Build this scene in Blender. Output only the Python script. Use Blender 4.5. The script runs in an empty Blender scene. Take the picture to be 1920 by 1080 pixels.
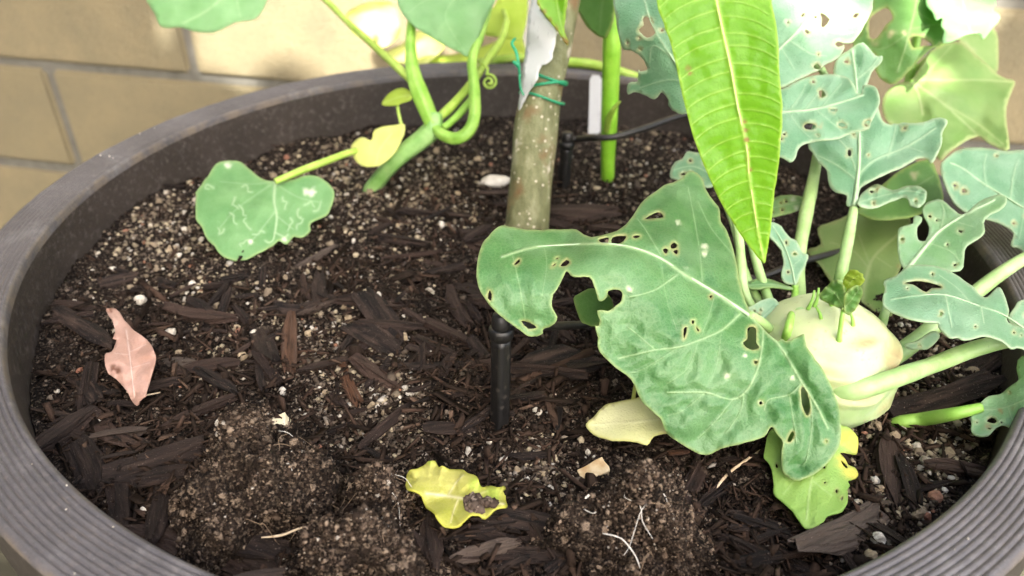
import bpy, math, random
import numpy as np
from mathutils import Vector, Matrix
from mathutils.geometry import delaunay_2d_cdt

random.seed(7)
rng = np.random.default_rng(7)
scene = bpy.context.scene
COL = scene.collection

# ------------------------------------------------------------------ camera
F_PX, PITCH, ROLL = 1400.0, 0.5949, 0.0229
CAM = np.array([-0.0018, -0.3704, 0.1986])
_c, _s = math.cos(PITCH), math.sin(PITCH)
FW = np.array([0, _c, -_s]); _up = np.array([0, _s, _c]); _rt = np.array([1.0, 0, 0])
RT = _rt * math.cos(ROLL) + _up * math.sin(ROLL)
UP = -_rt * math.sin(ROLL) + _up * math.cos(ROLL)
cam_d = bpy.data.cameras.new('camera'); cam = bpy.data.objects.new('camera', cam_d); COL.objects.link(cam)
cam_d.sensor_width = 36.0; cam_d.lens = 36.0 * F_PX / 1920.0
cam_d.clip_start = 0.01; cam_d.clip_end = 200.0
M = Matrix(((RT[0], UP[0], -FW[0], CAM[0]), (RT[1], UP[1], -FW[1], CAM[1]), (RT[2], UP[2], -FW[2], CAM[2]), (0, 0, 0, 1)))
cam.matrix_world = M
cam_d.dof.use_dof = True; cam_d.dof.focus_distance = 0.30; cam_d.dof.aperture_fstop = 9.5
scene.camera = cam

# ------------------------------------------------------------------ light
SUN = np.array([0.20, -0.64, 0.74]); SUN /= np.linalg.norm(SUN)      # towards the sun
world = bpy.data.worlds.new('World'); scene.world = world; world.use_nodes = True
wn = world.node_tree; sky = wn.nodes.new('ShaderNodeTexSky'); sky.sky_type = 'NISHITA'; sky.sun_disc = False
sky.sun_elevation = math.asin(SUN[2]); sky.sun_rotation = math.atan2(SUN[0], SUN[1])
sky.air_density = 1.0; sky.dust_density = 5.0; sky.ozone_density = 0.2
wn.links.new(sky.outputs[0], wn.nodes['Background'].inputs[0]); wn.nodes['Background'].inputs[1].default_value = 0.15
sun_d = bpy.data.lights.new('sun', 'SUN'); sun_d.energy = 5.0; sun_d.angle = math.radians(0.53); sun_d.color = (1, 0.94, 0.84)
sun = bpy.data.objects.new('sun', sun_d); COL.objects.link(sun)
sun.rotation_euler = Vector(SUN).to_track_quat('Z', 'Y').to_euler(); sun.location = (0.5, -1, 3)
scene.view_settings.view_transform = 'Standard'; scene.view_settings.look = 'None'
scene.view_settings.exposure = 2.3; scene.view_settings.gamma = 1.0
scene.cycles.use_denoising = True
scene.cycles.max_bounces = 8; scene.cycles.transmission_bounces = 6; scene.cycles.transparent_max_bounces = 6
scene.cycles.sample_clamp_indirect = 6.0

# ------------------------------------------------------------------ pixel helpers (1920 x 1080)
def P(x, y, t):
    return CAM + t * (FW + RT * ((x - 960) / F_PX) + UP * ((540 - y) / F_PX))
def tz(x, y, z):
    d = FW + RT * ((x - 960) / F_PX) + UP * ((540 - y) / F_PX)
    return (z - CAM[2]) / d[2]
def Z(x, y, z):
    return P(x, y, tz(x, y, z))

# ------------------------------------------------------------------ numpy noise
def _hash(ix, iy, iz, s):
    h = (ix * 374761393 + iy * 668265263 + iz * 2147483647 + s * 974711) & 0xFFFFFFFF
    h = ((h ^ (h >> 13)) * 1274126177) & 0xFFFFFFFF
    return ((h ^ (h >> 16)) & 0xFFFF) / 65535.0
def noise3(p, sc, seed=0):
    q = np.asarray(p, float) * sc
    i = np.floor(q).astype(np.int64); f = q - i; f = f * f * (3 - 2 * f)
    r = 0
    for dx in (0, 1):
        for dy in (0, 1):
            for dz in (0, 1):
                w = (f[..., 0] if dx else 1 - f[..., 0]) * (f[..., 1] if dy else 1 - f[..., 1]) * (f[..., 2] if dz else 1 - f[..., 2])
                r = r + w * _hash(i[..., 0] + dx, i[..., 1] + dy, i[..., 2] + dz, seed)
    return r * 2 - 1
def fbm(p, sc, octv=3, seed=0):
    r, a = 0, 1.0
    for k in range(octv):
        r = r + a * noise3(p, sc * 2 ** k, seed + k * 17); a *= 0.5
    return r

# ------------------------------------------------------------------ object helpers
def tag(o, label=None, cat=None, group=None, kind=None):
    if label: o['label'] = label
    if cat: o['category'] = cat
    if group: o['group'] = group
    if kind: o['kind'] = kind
    return o
def empty(name, loc, label=None, cat=None, group=None):
    o = bpy.data.objects.new(name, None); COL.objects.link(o); o.location = Vector(loc); o.empty_display_size = 0.01
    return tag(o, label, cat, group)
def link(name, me, mat, parent=None, smooth=True):
    o = bpy.data.objects.new(name, me); COL.objects.link(o)
    if mat: me.materials.append(mat)
    if smooth: me.polygons.foreach_set('use_smooth', np.ones(len(me.polygons), bool))
    if parent is not None:
        o.parent = parent
        o.matrix_parent_inverse = Matrix.Translation(-Vector(parent.location)) if parent.type == 'EMPTY' else Matrix.Identity(4)
    return o
def mesh(name, v, f):
    me = bpy.data.meshes.new(name); me.from_pydata([tuple(map(float, a)) for a in v], [], f); me.update(); return me
def crom(pts, n=4, closed=False):
    pts = np.asarray(pts, float); N = len(pts); out = []
    idx = range(N) if closed else range(N - 1)
    for i in idx:
        if closed: a, b, c, d = pts[(i - 1) % N], pts[i], pts[(i + 1) % N], pts[(i + 2) % N]
        else: a, b, c, d = pts[max(i - 1, 0)], pts[i], pts[i + 1], pts[min(i + 2, N - 1)]
        for k in range(n):
            t = k / n
            out.append(0.5 * ((2 * b) + (c - a) * t + (2 * a - 5 * b + 4 * c - d) * t * t + (3 * b - a - 3 * c + d) * t ** 3))
    if not closed: out.append(pts[-1])
    return np.array(out)
def tube_data(pts, rad, sides=10, n=5, wob=0.0, seed=0, ridges=0):
    q = crom(np.column_stack([np.asarray(pts, float), np.asarray(rad, float)]), n)
    p, r = q[:, :3], np.maximum(q[:, 3], 1e-5)
    V, Fc = [], []
    tan = np.gradient(p, axis=0); tan /= np.linalg.norm(tan, axis=1)[:, None] + 1e-12
    ref = np.array([0, 0, 1.0]) if abs(tan[0][2]) < 0.9 else np.array([1.0, 0, 0])
    u = np.cross(ref, tan[0]); u /= np.linalg.norm(u)
    for i in range(len(p)):
        u = u - tan[i] * (u @ tan[i]); u /= np.linalg.norm(u); w = np.cross(tan[i], u)
        for k in range(sides):
            a = 2 * math.pi * k / sides
            rr = r[i] * (1 + (0.08 * math.cos(ridges * a) if ridges else 0))
            V.append(p[i] + rr * (u * math.cos(a) + w * math.sin(a)))
    V = np.array(V)
    if ridges or sides in (10, 18): V = V + (V - np.repeat(p, sides, 0)) * (0.09 * fbm(V, 1 / max(r.max() * 3.0, 1e-4), 3, 12))[:, None]
    if wob: V = V + (V - np.repeat(p, sides, 0)) * (fbm(V, 1 / max(r.max() * 2.2, 1e-4), 2, seed) * wob)[:, None]
    for i in range(len(p) - 1):
        for k in range(sides):
            k2 = (k + 1) % sides
            Fc.append((i * sides + k, i * sides + k2, (i + 1) * sides + k2, (i + 1) * sides + k))
    Fc.append(tuple(range(sides - 1, -1, -1))); Fc.append(tuple((len(p) - 1) * sides + k for k in range(sides)))
    return V, Fc
def tube(name, pts, rad, mat, parent=None, **kw):
    V, Fc = tube_data(pts, rad, **kw)
    return link(name, mesh(name, V, Fc), mat, parent)
def ptube(name, spec, mat, parent=None, **kw):        # spec: (px, py, t, radius in px)
    return tube(name, [P(a, b, t) for a, b, t, r in spec], [r * t / F_PX for a, b, t, r in spec], mat, parent, **kw)

# ------------------------------------------------------------------ materials
def nt(name):
    m = bpy.data.materials.new(name); m.use_nodes = True
    n = m.node_tree; b = n.nodes['Principled BSDF']; return m, n, b
def N(n, t, **kw):
    x = n.nodes.new(t)
    for k, v in kw.items():
        if k.startswith('i_'): x.inputs[int(k[2:]) if k[2:].isdigit() else k[2:].replace('_', ' ')].default_value = v
        else: setattr(x, k, v)
    return x
def ramp(n, src, stops):
    r = n.nodes.new('ShaderNodeValToRGB'); e = r.color_ramp.elements
    while len(e) < len(stops): e.new(0.5)
    for el, (p, c) in zip(e, stops): el.position = p; el.color = (*c, 1)
    n.links.new(src, r.inputs[0]); return r.outputs[0]
def mixc(n, fac, a, b, mode='MIX'):
    m = n.nodes.new('ShaderNodeMix'); m.data_type = 'RGBA'; m.blend_type = mode
    for s, v in ((0, fac), (6, a), (7, b)):
        if hasattr(v, 'is_output'): n.links.new(v, m.inputs[s])
        else: m.inputs[s].default_value = v if s == 0 else (*v, 1)
    return m.outputs[2]
def math_(n, op, a, b=0.0):
    m = n.nodes.new('ShaderNodeMath'); m.operation = op
    for s, v in ((0, a), (1, b)):
        if hasattr(v, 'is_output'): n.links.new(v, m.inputs[s])
        else: m.inputs[s].default_value = v
    return m.outputs[0]
def noise_n(n, vec, scale, detail=4, rough=0.55):
    x = N(n, 'ShaderNodeTexNoise'); x.inputs['Scale'].default_value = scale; x.inputs['Detail'].default_value = detail
    x.inputs['Roughness'].default_value = rough; n.links.new(vec, x.inputs['Vector']); return x.outputs['Fac']
def voro(n, vec, scale, feature='F1', out='Distance'):
    x = N(n, 'ShaderNodeTexVoronoi'); x.feature = feature; x.inputs['Scale'].default_value = scale
    n.links.new(vec, x.inputs['Vector']); return x.outputs[out]
def bump(n, b, h, strength=0.5, dist=0.001):
    x = N(n, 'ShaderNodeBump'); x.inputs['Strength'].default_value = strength; x.inputs['Distance'].default_value = dist
    n.links.new(h, x.inputs['Height']); n.links.new(x.outputs[0], b.inputs['Normal']); return x
def obj_co(n, which='Object'):
    return N(n, 'ShaderNodeTexCoord').outputs[which]
def geo_pos(n):
    return N(n, 'ShaderNodeNewGeometry').outputs['Position']
def attr(n, name, out='Fac'):
    a = N(n, 'ShaderNodeAttribute'); a.attribute_name = name; return a.outputs[out]

def leaf_mat(name, c1, c2, vein, spot=(0.3, 0.2, 0.1), edge=None, trans=0.35, rough=0.45, net=0.25, tcol=None, spec=0.5, ncs=60, bump_s=0.4, bloom=None):
    m, n, b = nt(name); L = n.links
    co = geo_pos(n)
    col = mixc(n, ramp(n, noise_n(n, co, ncs, 4), [(0.35, (0, 0, 0)), (0.68, (1, 1, 1))]), c1, c2)
    fine = noise_n(n, co, 700, 3)
    col = mixc(n, math_(n, 'MULTIPLY', fine, 0.25), col, tuple(x * 0.6 for x in c1))
    if bloom:
        bl = ramp(n, noise_n(n, co, 42, 4, 0.55), [(0.40, (0, 0, 0)), (0.72, (0.6, 0.6, 0.6))])
        col = mixc(n, bl, col, bloom)
    e = voro(n, co, 620, 'DISTANCE_TO_EDGE'); e2 = voro(n, co, 1500, 'DISTANCE_TO_EDGE')
    netf = math_(n, 'MULTIPLY', ramp(n, e, [(0.0, (1, 1, 1)), (0.14, (0, 0, 0))]), net * 0.6)
    col = mixc(n, netf, col, vein)
    if edge:
        col = mixc(n, math_(n, 'MULTIPLY', attr(n, 'edge'), 0.85), col, edge)
    vf = attr(n, 'vein')
    col = mixc(n, vf, col, vein)
    col = mixc(n, math_(n, 'MULTIPLY', attr(n, 'bite'), 0.8), col, (0.33, 0.30, 0.12))
    col = mixc(n, attr(n, 'spot'), col, spot)
    L.new(col, b.inputs['Base Color'])
    b.inputs['Roughness'].default_value = rough; b.inputs['Specular IOR Level'].default_value = spec
    h = math_(n, 'ADD', math_(n, 'MULTIPLY', e, 1.2), math_(n, 'MULTIPLY', e2, 0.5))
    h = math_(n, 'ADD', h, math_(n, 'MULTIPLY', fine, 0.2))
    h = math_(n, 'ADD', h, math_(n, 'MULTIPLY', vf, 0.3))
    bp = bump(n, b, h, bump_s, 0.0006)
    tr = N(n, 'ShaderNodeBsdfTranslucent'); L.new(bp.outputs[0], tr.inputs['Normal'])
    tc = mixc(n, 0.55, col, tcol or tuple(min(1, x * 2.0) for x in c2)); L.new(tc, tr.inputs['Color'])
    mx = N(n, 'ShaderNodeMixShader'); mx.inputs[0].default_value = trans
    L.new(b.outputs[0], mx.inputs[1]); L.new(tr.outputs[0], mx.inputs[2])
    L.new(mx.outputs[0], n.nodes['Material Output'].inputs['Surface'])
    return m

MAT = {}
MAT['kohl'] = leaf_mat('kohlrabi_leaf_green', (0.050, 0.180, 0.046), (0.095, 0.255, 0.070), (0.36, 0.52, 0.26), (0.66, 0.72, 0.48), edge=(0.36, 0.46, 0.18), trans=0.30, rough=0.40, net=0.22, bloom=(0.20, 0.36, 0.17), tcol=(0.3, 0.55, 0.12))
MAT['kohl_blue'] = leaf_mat('kohlrabi_leaf_bluish', (0.110, 0.275, 0.140), (0.18, 0.37, 0.21), (0.44, 0.60, 0.38), (0.35, 0.33, 0.18), edge=(0.42, 0.54, 0.34), trans=0.30, rough=0.42, net=0.12, bloom=(0.30, 0.46, 0.32), tcol=(0.35, 0.6, 0.2))
MAT['kohl_light'] = leaf_mat('kohlrabi_leaf_light', (0.15, 0.35, 0.14), (0.24, 0.45, 0.21), (0.50, 0.64, 0.40), (0.3, 0.25, 0.12), edge=(0.42, 0.56, 0.34), trans=0.35, rough=0.45, net=0.12, bloom=(0.34, 0.50, 0.36), tcol=(0.4, 0.65, 0.2))
MAT['old_green'] = leaf_mat('old_leaf_yellow_green', (0.25, 0.45, 0.09), (0.34, 0.54, 0.13), (0.5, 0.62, 0.3), (0.62, 0.56, 0.10), trans=0.35, rough=0.5, net=0.1)
MAT['yellow'] = leaf_mat('yellowed_leaf', (0.40, 0.42, 0.06), (0.56, 0.54, 0.15), (0.70, 0.66, 0.42), (0.42, 0.52, 0.08), edge=(0.50, 0.50, 0.06), trans=0.25, rough=0.55, net=0.15)
MAT['cream'] = leaf_mat('cream_leaf', (0.66, 0.69, 0.34), (0.74, 0.76, 0.46), (0.78, 0.80, 0.52), (0.30, 0.27, 0.14), edge=(0.58, 0.58, 0.18), trans=0.25, rough=0.55, net=0.12)
MAT['pink'] = leaf_mat('dry_pinkish_leaf', (0.38, 0.22, 0.165), (0.46, 0.30, 0.24), (0.56, 0.44, 0.38), (0.10, 0.035, 0.015), trans=0.15, rough=0.6, net=0.12, tcol=(0.6, 0.4, 0.3))
MAT['mango'] = leaf_mat('mango_leaf_green', (0.16, 0.40, 0.012), (0.24, 0.52, 0.02), (0.52, 0.72, 0.16), (0.34, 0.14, 0.05), edge=(0.46, 0.66, 0.08), trans=0.5, rough=0.36, net=0.05, tcol=(0.45, 0.85, 0.03), ncs=25, bump_s=0.15)
MAT['mango_crown'] = leaf_mat('mango_crown_leaf', (0.05, 0.13, 0.015), (0.08, 0.17, 0.02), (0.2, 0.3, 0.1), trans=0.25, rough=0.4, net=0.0)
MAT['squash'] = leaf_mat('squash_leaf_green', (0.12, 0.30, 0.10), (0.20, 0.40, 0.16), (0.42, 0.58, 0.34), (0.62, 0.66, 0.52), edge=(0.32, 0.46, 0.18), trans=0.35, rough=0.55, net=0.15, tcol=(0.4, 0.7, 0.12))
MAT['squash_dark'] = leaf_mat('squash_leaf_deep', (0.07, 0.20, 0.035), (0.13, 0.29, 0.07), (0.35, 0.45, 0.2), (0.5, 0.45, 0.25), edge=(0.3, 0.4, 0.12), trans=0.4, rough=0.55, net=0.15, tcol=(0.4, 0.7, 0.06))
MAT['squash_olive'] = leaf_mat('squash_leaf_olive', (0.14, 0.28, 0.065), (0.24, 0.36, 0.12), (0.42, 0.50, 0.24), (0.4, 0.2, 0.1), edge=(0.4, 0.46, 0.2), trans=0.35, rough=0.55, net=0.12, ncs=28, tcol=(0.45, 0.65, 0.12))
MAT['squash_pale'] = leaf_mat('squash_leaf_minty', (0.20, 0.42, 0.17), (0.28, 0.50, 0.24), (0.5, 0.66, 0.4), (0.62, 0.66, 0.52), trans=0.4, rough=0.6, net=0.1, tcol=(0.45, 0.75, 0.3))
MAT['cotyledon'] = leaf_mat('cotyledon_yellow', (0.60, 0.66, 0.17), (0.68, 0.72, 0.26), (0.72, 0.76, 0.4), trans=0.4, rough=0.5, net=0.05)
MAT['sunny'] = leaf_mat('young_leaf_yellow_green', (0.35, 0.50, 0.05), (0.45, 0.58, 0.10), (0.6, 0.7, 0.3), trans=0.5, rough=0.5, net=0.05)

def stem_mat(name, c1, c2, rough=0.45, sc=120, stripe=False, sss=0.0, spots=None):
    m, n, b = nt(name); co = geo_pos(n)
    f = noise_n(n, co, sc, 4)
    col = mixc(n, ramp(n, f, [(0.3, (0, 0, 0)), (0.7, (1, 1, 1))]), c1, c2)
    if sss:
        col = mixc(n, ramp(n, noise_n(n, co, 420, 5, 0.7), [(0.58, (0, 0, 0)), (0.75, (0.55, 0.55, 0.55))]), col, tuple(x * 0.45 for x in c1))
        col = mixc(n, ramp(n, noise_n(n, co, 60, 3), [(0.45, (0, 0, 0)), (0.7, (0.4, 0.4, 0.4))]), col, tuple(min(1, x * 1.25 + .03) for x in c2))
    if spots:
        col = mixc(n, ramp(n, voro(n, co, 190), [(0.13, (1, 1, 1)), (0.24, (0, 0, 0))]), col, spots)
    n.links.new(col, b.inputs['Base Color']); b.inputs['Roughness'].default_value = rough
    bump(n, b, noise_n(n, co, sc * 6, 3), 0.25, 0.0006)
    if sss:
        b.inputs['Subsurface Weight'].default_value = sss; b.inputs['Subsurface Radius'].default_value = (0.004, 0.006, 0.002)
    return m
MAT['petiole'] = stem_mat('petiole_pale_green', (0.25, 0.41, 0.14), (0.34, 0.49, 0.21), sss=0.25)
MAT['petiole_bright'] = stem_mat('petiole_bright_green', (0.20, 0.42, 0.055), (0.28, 0.49, 0.10), sss=0.25)
MAT['midrib'] = stem_mat('midrib_pale', (0.28, 0.43, 0.24), (0.38, 0.52, 0.32))
MAT['midrib_mango'] = stem_mat('midrib_mango', (0.52, 0.72, 0.14), (0.60, 0.76, 0.24))
MAT['squash_stem'] = stem_mat('squash_stem_green', (0.16, 0.35, 0.035), (0.25, 0.44, 0.075), sss=0.2)
MAT['squash_stem_low'] = stem_mat('squash_stem_dusty', (0.13, 0.31, 0.06), (0.23, 0.40, 0.13), sss=0.15)
MAT['squash_stem_yellow'] = stem_mat('squash_stem_yellow', (0.22, 0.37, 0.035), (0.32, 0.46, 0.08), sss=0.2)
MAT['green_stem'] = stem_mat('thick_green_stem', (0.17, 0.41, 0.018), (0.24, 0.49, 0.04), rough=0.35, sss=0.25)
MAT['twine'] = stem_mat('twine_green', (0.01, 0.22, 0.10), (0.02, 0.32, 0.15), rough=0.4, sc=900)
MAT['black_plastic'] = stem_mat('black_plastic', (0.004, 0.004, 0.004), (0.009, 0.0085, 0.008), rough=0.42, sc=300, spots=(0.03, 0.026, 0.022))
MAT['tubing'] = stem_mat('drip_tubing', (0.010, 0.010, 0.009), (0.022, 0.021, 0.019), rough=0.45, sc=300)
MAT['root'] = stem_mat('pale_root', (0.42, 0.32, 0.20), (0.58, 0.48, 0.34), rough=0.8, sc=600)
MAT['root_dark'] = stem_mat('brown_root', (0.16, 0.11, 0.065), (0.28, 0.20, 0.13), rough=0.8, sc=600)
MAT['root_white'] = stem_mat('white_root', (0.55, 0.52, 0.46), (0.7, 0.68, 0.62), rough=0.8, sc=600)

def bark_trunk_mat():
    m, n, b = nt('young_tree_bark'); co = geo_pos(n)
    mp = N(n, 'ShaderNodeMapping'); mp.inputs['Scale'].default_value = (1, 1, 0.35); n.links.new(co, mp.inputs[0])
    f = noise_n(n, mp.outputs[0], 120, 5, 0.65)
    col = ramp(n, f, [(0.30, (0.085, 0.085, 0.032)), (0.50, (0.16, 0.17, 0.075)), (0.68, (0.26, 0.265, 0.15))])
    col = mixc(n, ramp(n, noise_n(n, co, 45, 3), [(0.52, (0, 0, 0)), (0.66, (1, 1, 1))]), col, (0.16, 0.10, 0.04))
    sp = voro(n, co, 210)
    col = mixc(n, ramp(n, sp, [(0.11, (1, 1, 1)), (0.21, (0, 0, 0))]), col, (0.52, 0.48, 0.36))
    sp2 = ramp(n, noise_n(n, co, 70, 2), [(0.66, (0, 0, 0)), (0.72, (1, 1, 1))])
    col = mixc(n, math_(n, 'MULTIPLY', sp2, 0.8), col, (0.50, 0.46, 0.36))
    n.links.new(col, b.inputs['Base Color']); b.inputs['Roughness'].default_value = 0.62
    bump(n, b, math_(n, 'ADD', f, noise_n(n, co, 800, 3)), 0.6, 0.0012)
    return m
MAT['bark_trunk'] = bark_trunk_mat()

def soil_mat(name, dark, mid, tan, amount=0.5):
    m, n, b = nt(name); co = geo_pos(n)
    x = N(n, 'ShaderNodeTexVoronoi'); x.inputs['Scale'].default_value = 1100; n.links.new(co, x.inputs['Vector'])
    sp = N(n, 'ShaderNodeSeparateColor'); n.links.new(x.outputs['Color'], sp.inputs[0])
    x2 = N(n, 'ShaderNodeTexVoronoi'); x2.inputs['Scale'].default_value = 420; n.links.new(co, x2.inputs['Vector'])
    sp2 = N(n, 'ShaderNodeSeparateColor'); n.links.new(x2.outputs['Color'], sp2.inputs[0])
    big = noise_n(n, co, 38, 4, 0.6)
    col = mixc(n, ramp(n, big, [(0.38, (0, 0, 0)), (0.62, (1, 1, 1))]), dark, mid)
    col = mixc(n, math_(n, 'MULTIPLY', ramp(n, sp.outputs[0], [(0.80 - 0.3 * amount, (0, 0, 0)), (0.95, (1, 1, 1))]), 0.75), col, tan)
    col = mixc(n, ramp(n, sp2.outputs[1], [(0.93, (0, 0, 0)), (0.96, (1, 1, 1))]), col, tuple(min(1, c * 1.5) for c in tan))
    col = mixc(n, ramp(n, sp.outputs[2], [(0.0, (1, 1, 1)), (0.4, (0, 0, 0))]), col, tuple(c * 0.4 for c in dark))
    n.links.new(col, b.inputs['Base Color']); b.inputs['Roughness'].default_value = 0.9; b.inputs['Specular IOR Level'].default_value = 0.12
    h = math_(n, 'SUBTRACT', math_(n, 'MULTIPLY', big, 1.0), math_(n, 'MULTIPLY', x.outputs['Distance'], 0.9))
    h = math_(n, 'SUBTRACT', h, math_(n, 'MULTIPLY', x2.outputs['Distance'], 1.2))
    bump(n, b, h, 1.0, 0.0015)
    return m
MAT['soil'] = soil_mat('potting_soil', (0.0055, 0.0038, 0.0028), (0.016, 0.011, 0.008), (0.12, 0.095, 0.072), 0.45)
MAT['clod'] = soil_mat('loose_dark_soil', (0.009, 0.006, 0.004), (0.024, 0.016, 0.011), (0.13, 0.098, 0.07), 0.7)

def crumb_mat():
    m, n, b = nt('grain_colours'); a = N(n, 'ShaderNodeAttribute'); a.attribute_name = 'col'
    f = noise_n(n, geo_pos(n), 900, 3)
    n.links.new(mixc(n, math_(n, 'MULTIPLY', f, 0.5), a.outputs['Color'], (0.05, 0.035, 0.025)), b.inputs['Base Color'])
    b.inputs['Roughness'].default_value = 0.9; b.inputs['Specular IOR Level'].default_value = 0.12; bump(n, b, f, 0.6, 0.0008); return m
MAT['crumb'] = crumb_mat()
def grain_mat(name, a, c):
    m, n, b = nt(name); oi = N(n, 'ShaderNodeObjectInfo'); f = noise_n(n, geo_pos(n), 700, 4, 0.65)
    col = mixc(n, oi.outputs['Random'], a, c)
    col = mixc(n, ramp(n, f, [(0.45, (0, 0, 0)), (0.75, (0.7, 0.7, 0.7))]), col, (0.10, 0.075, 0.05))
    n.links.new(col, b.inputs['Base Color']); b.inputs['Roughness'].default_value = 0.85
    bump(n, b, f, 0.8, 0.001); return m
MAT['perlite'] = grain_mat('perlite_white', (0.36, 0.32, 0.24), (0.60, 0.57, 0.50))
MAT['pebble'] = grain_mat('pebble_tan', (0.14, 0.11, 0.075), (0.34, 0.27, 0.17))
MAT['pebble_red'] = grain_mat('pebble_reddish', (0.22, 0.09, 0.055), (0.30, 0.16, 0.10))

def chip_mat():
    m, n, b = nt('bark_chip'); oi = N(n, 'ShaderNodeObjectInfo'); co = obj_co(n)
    mp = N(n, 'ShaderNodeMapping'); mp.inputs['Scale'].default_value = (0.10, 1, 1); n.links.new(co, mp.inputs[0])
    ad = N(n, 'ShaderNodeVectorMath'); ad.operation = 'ADD'; n.links.new(mp.outputs[0], ad.inputs[0])
    cm = N(n, 'ShaderNodeCombineXYZ'); n.links.new(oi.outputs['Random'], cm.inputs[0]); n.links.new(cm.outputs[0], ad.inputs[1])
    f = noise_n(n, ad.outputs[0], 700, 5, 0.65); f2 = noise_n(n, ad.outputs[0], 130, 3)
    base = ramp(n, oi.outputs['Random'], [(0.0, (0.005, 0.0034, 0.003)), (0.45, (0.011, 0.0065, 0.005)), (0.74, (0.020, 0.0115, 0.0085)), (0.86, (0.042, 0.024, 0.017)), (0.95, (0.085, 0.068, 0.055)), (1.0, (0.10, 0.042, 0.018))])
    col = mixc(n, ramp(n, f, [(0.47, (0, 0, 0)), (0.66, (1, 1, 1))]), base, (0.060, 0.039, 0.029))
    col = mixc(n, ramp(n, f, [(0.34, (1, 1, 1)), (0.45, (0, 0, 0))]), col, (0.004, 0.003, 0.002))
    col = mixc(n, ramp(n, f2, [(0.50, (0, 0, 0)), (0.78, (0.75, 0.75, 0.75))]), col, (0.055, 0.036, 0.027))
    rv = N(n, 'ShaderNodeMath'); rv.operation = 'FRACT'; n.links.new(math_(n, 'MULTIPLY', oi.outputs['Random'], 7.31), rv.inputs[0])
    col = mixc(n, math_(n, 'MULTIPLY', rv.outputs[0], 0.62), col, base)
    fine = ramp(n, noise_n(n, geo_pos(n), 1400, 2), [(0.66, (0, 0, 0)), (0.75, (0.7, 0.7, 0.7))])
    col = mixc(n, fine, col, (0.25, 0.2, 0.16))
    n.links.new(col, b.inputs['Base Color']); b.inputs['Roughness'].default_value = 0.78; b.inputs['Specular IOR Level'].default_value = 0.25
    bump(n, b, f, 1.0, 0.004); return m
MAT['chip'] = chip_mat()

def pot_mat(name, a, c):
    m, n, b = nt(name); co = geo_pos(n)
    f = noise_n(n, co, 18, 5, 0.6); g = noise_n(n, co, 900, 3)
    col = mixc(n, ramp(n, f, [(0.35, (0, 0, 0)), (0.7, (1, 1, 1))]), a, c)
    col = mixc(n, ramp(n, g, [(0.66, (0, 0, 0)), (0.78, (0.6, 0.6, 0.6))]), col, (0.30, 0.28, 0.27))
    col = mixc(n, ramp(n, noise_n(n, co, 260, 4, 0.7), [(0.52, (0, 0, 0)), (0.72, (0.35, 0.35, 0.35))]), col, (0.17, 0.15, 0.14))
    n.links.new(col, b.inputs['Base Color']); b.inputs['Roughness'].default_value = 0.52
    bump(n, b, g, 0.35, 0.0006); return m
MAT['pot'] = pot_mat('brown_resin', (0.026, 0.021, 0.017), (0.040, 0.032, 0.027))
MAT['rim'] = pot_mat('weathered_resin_rim', (0.052, 0.049, 0.051), (0.088, 0.083, 0.087))
def weather_rim(m):
    n = m.node_tree; b = n.nodes['Principled BSDF']; src = b.inputs['Base Color'].links[0].from_socket; co = geo_pos(n)
    sx = N(n, 'ShaderNodeSeparateXYZ'); n.links.new(co, sx.inputs[0])
    low = ramp(n, math_(n, 'MULTIPLY', math_(n, 'ADD', sx.outputs[2], 0.0009), 1000.0), [(0.1, (1, 1, 1)), (0.55, (0, 0, 0))])          # dust settled in the grooves
    dust = math_(n, 'MULTIPLY', low, ramp(n, noise_n(n, co, 60, 4, 0.7), [(0.42, (0, 0, 0)), (0.62, (0.9, 0.9, 0.9))]))
    col = mixc(n, dust, src, (0.12, 0.098, 0.075))
    col = mixc(n, ramp(n, noise_n(n, co, 34, 6, 0.72), [(0.54, (0, 0, 0)), (0.70, (0.55, 0.55, 0.55))]), col, (0.17, 0.165, 0.165))     # chalky water marks
    col = mixc(n, ramp(n, noise_n(n, co, 500, 4, 0.75), [(0.62, (0, 0, 0)), (0.70, (0.8, 0.8, 0.8))]), col, (0.03, 0.028, 0.027))
    n.links.new(col, b.inputs['Base Color'])
weather_rim(MAT['rim'])

def block_mat():
    m, n, b = nt('tan_concrete_block'); oi = N(n, 'ShaderNodeObjectInfo'); co = geo_pos(n)
    base = mixc(n, oi.outputs['Random'], (0.200, 0.170, 0.098), (0.240, 0.200, 0.116))
    f = noise_n(n, co, 14, 6, 0.65); g = noise_n(n, co, 260, 4, 0.7)
    col = mixc(n, ramp(n, f, [(0.35, (0, 0, 0)), (0.7, (1, 1, 1))]), base, (0.170, 0.148, 0.090))
    col = mixc(n, ramp(n, g, [(0.3, (0.6, 0.6, 0.6)), (0.48, (0, 0, 0))]), col, (0.14, 0.115, 0.07))
    n.links.new(col, b.inputs['Base Color']); b.inputs['Roughness'].default_value = 0.9
    bump(n, b, g, 0.7, 0.004); return m
MAT['block'] = block_mat()
MAT['mortar'] = stem_mat('grey_mortar', (0.095, 0.092, 0.078), (0.14, 0.135, 0.118), rough=0.95, sc=50)
MAT['ground'] = stem_mat('bare_ground', (0.022, 0.022, 0.013), (0.045, 0.042, 0.026), rough=0.95, sc=9)
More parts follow.
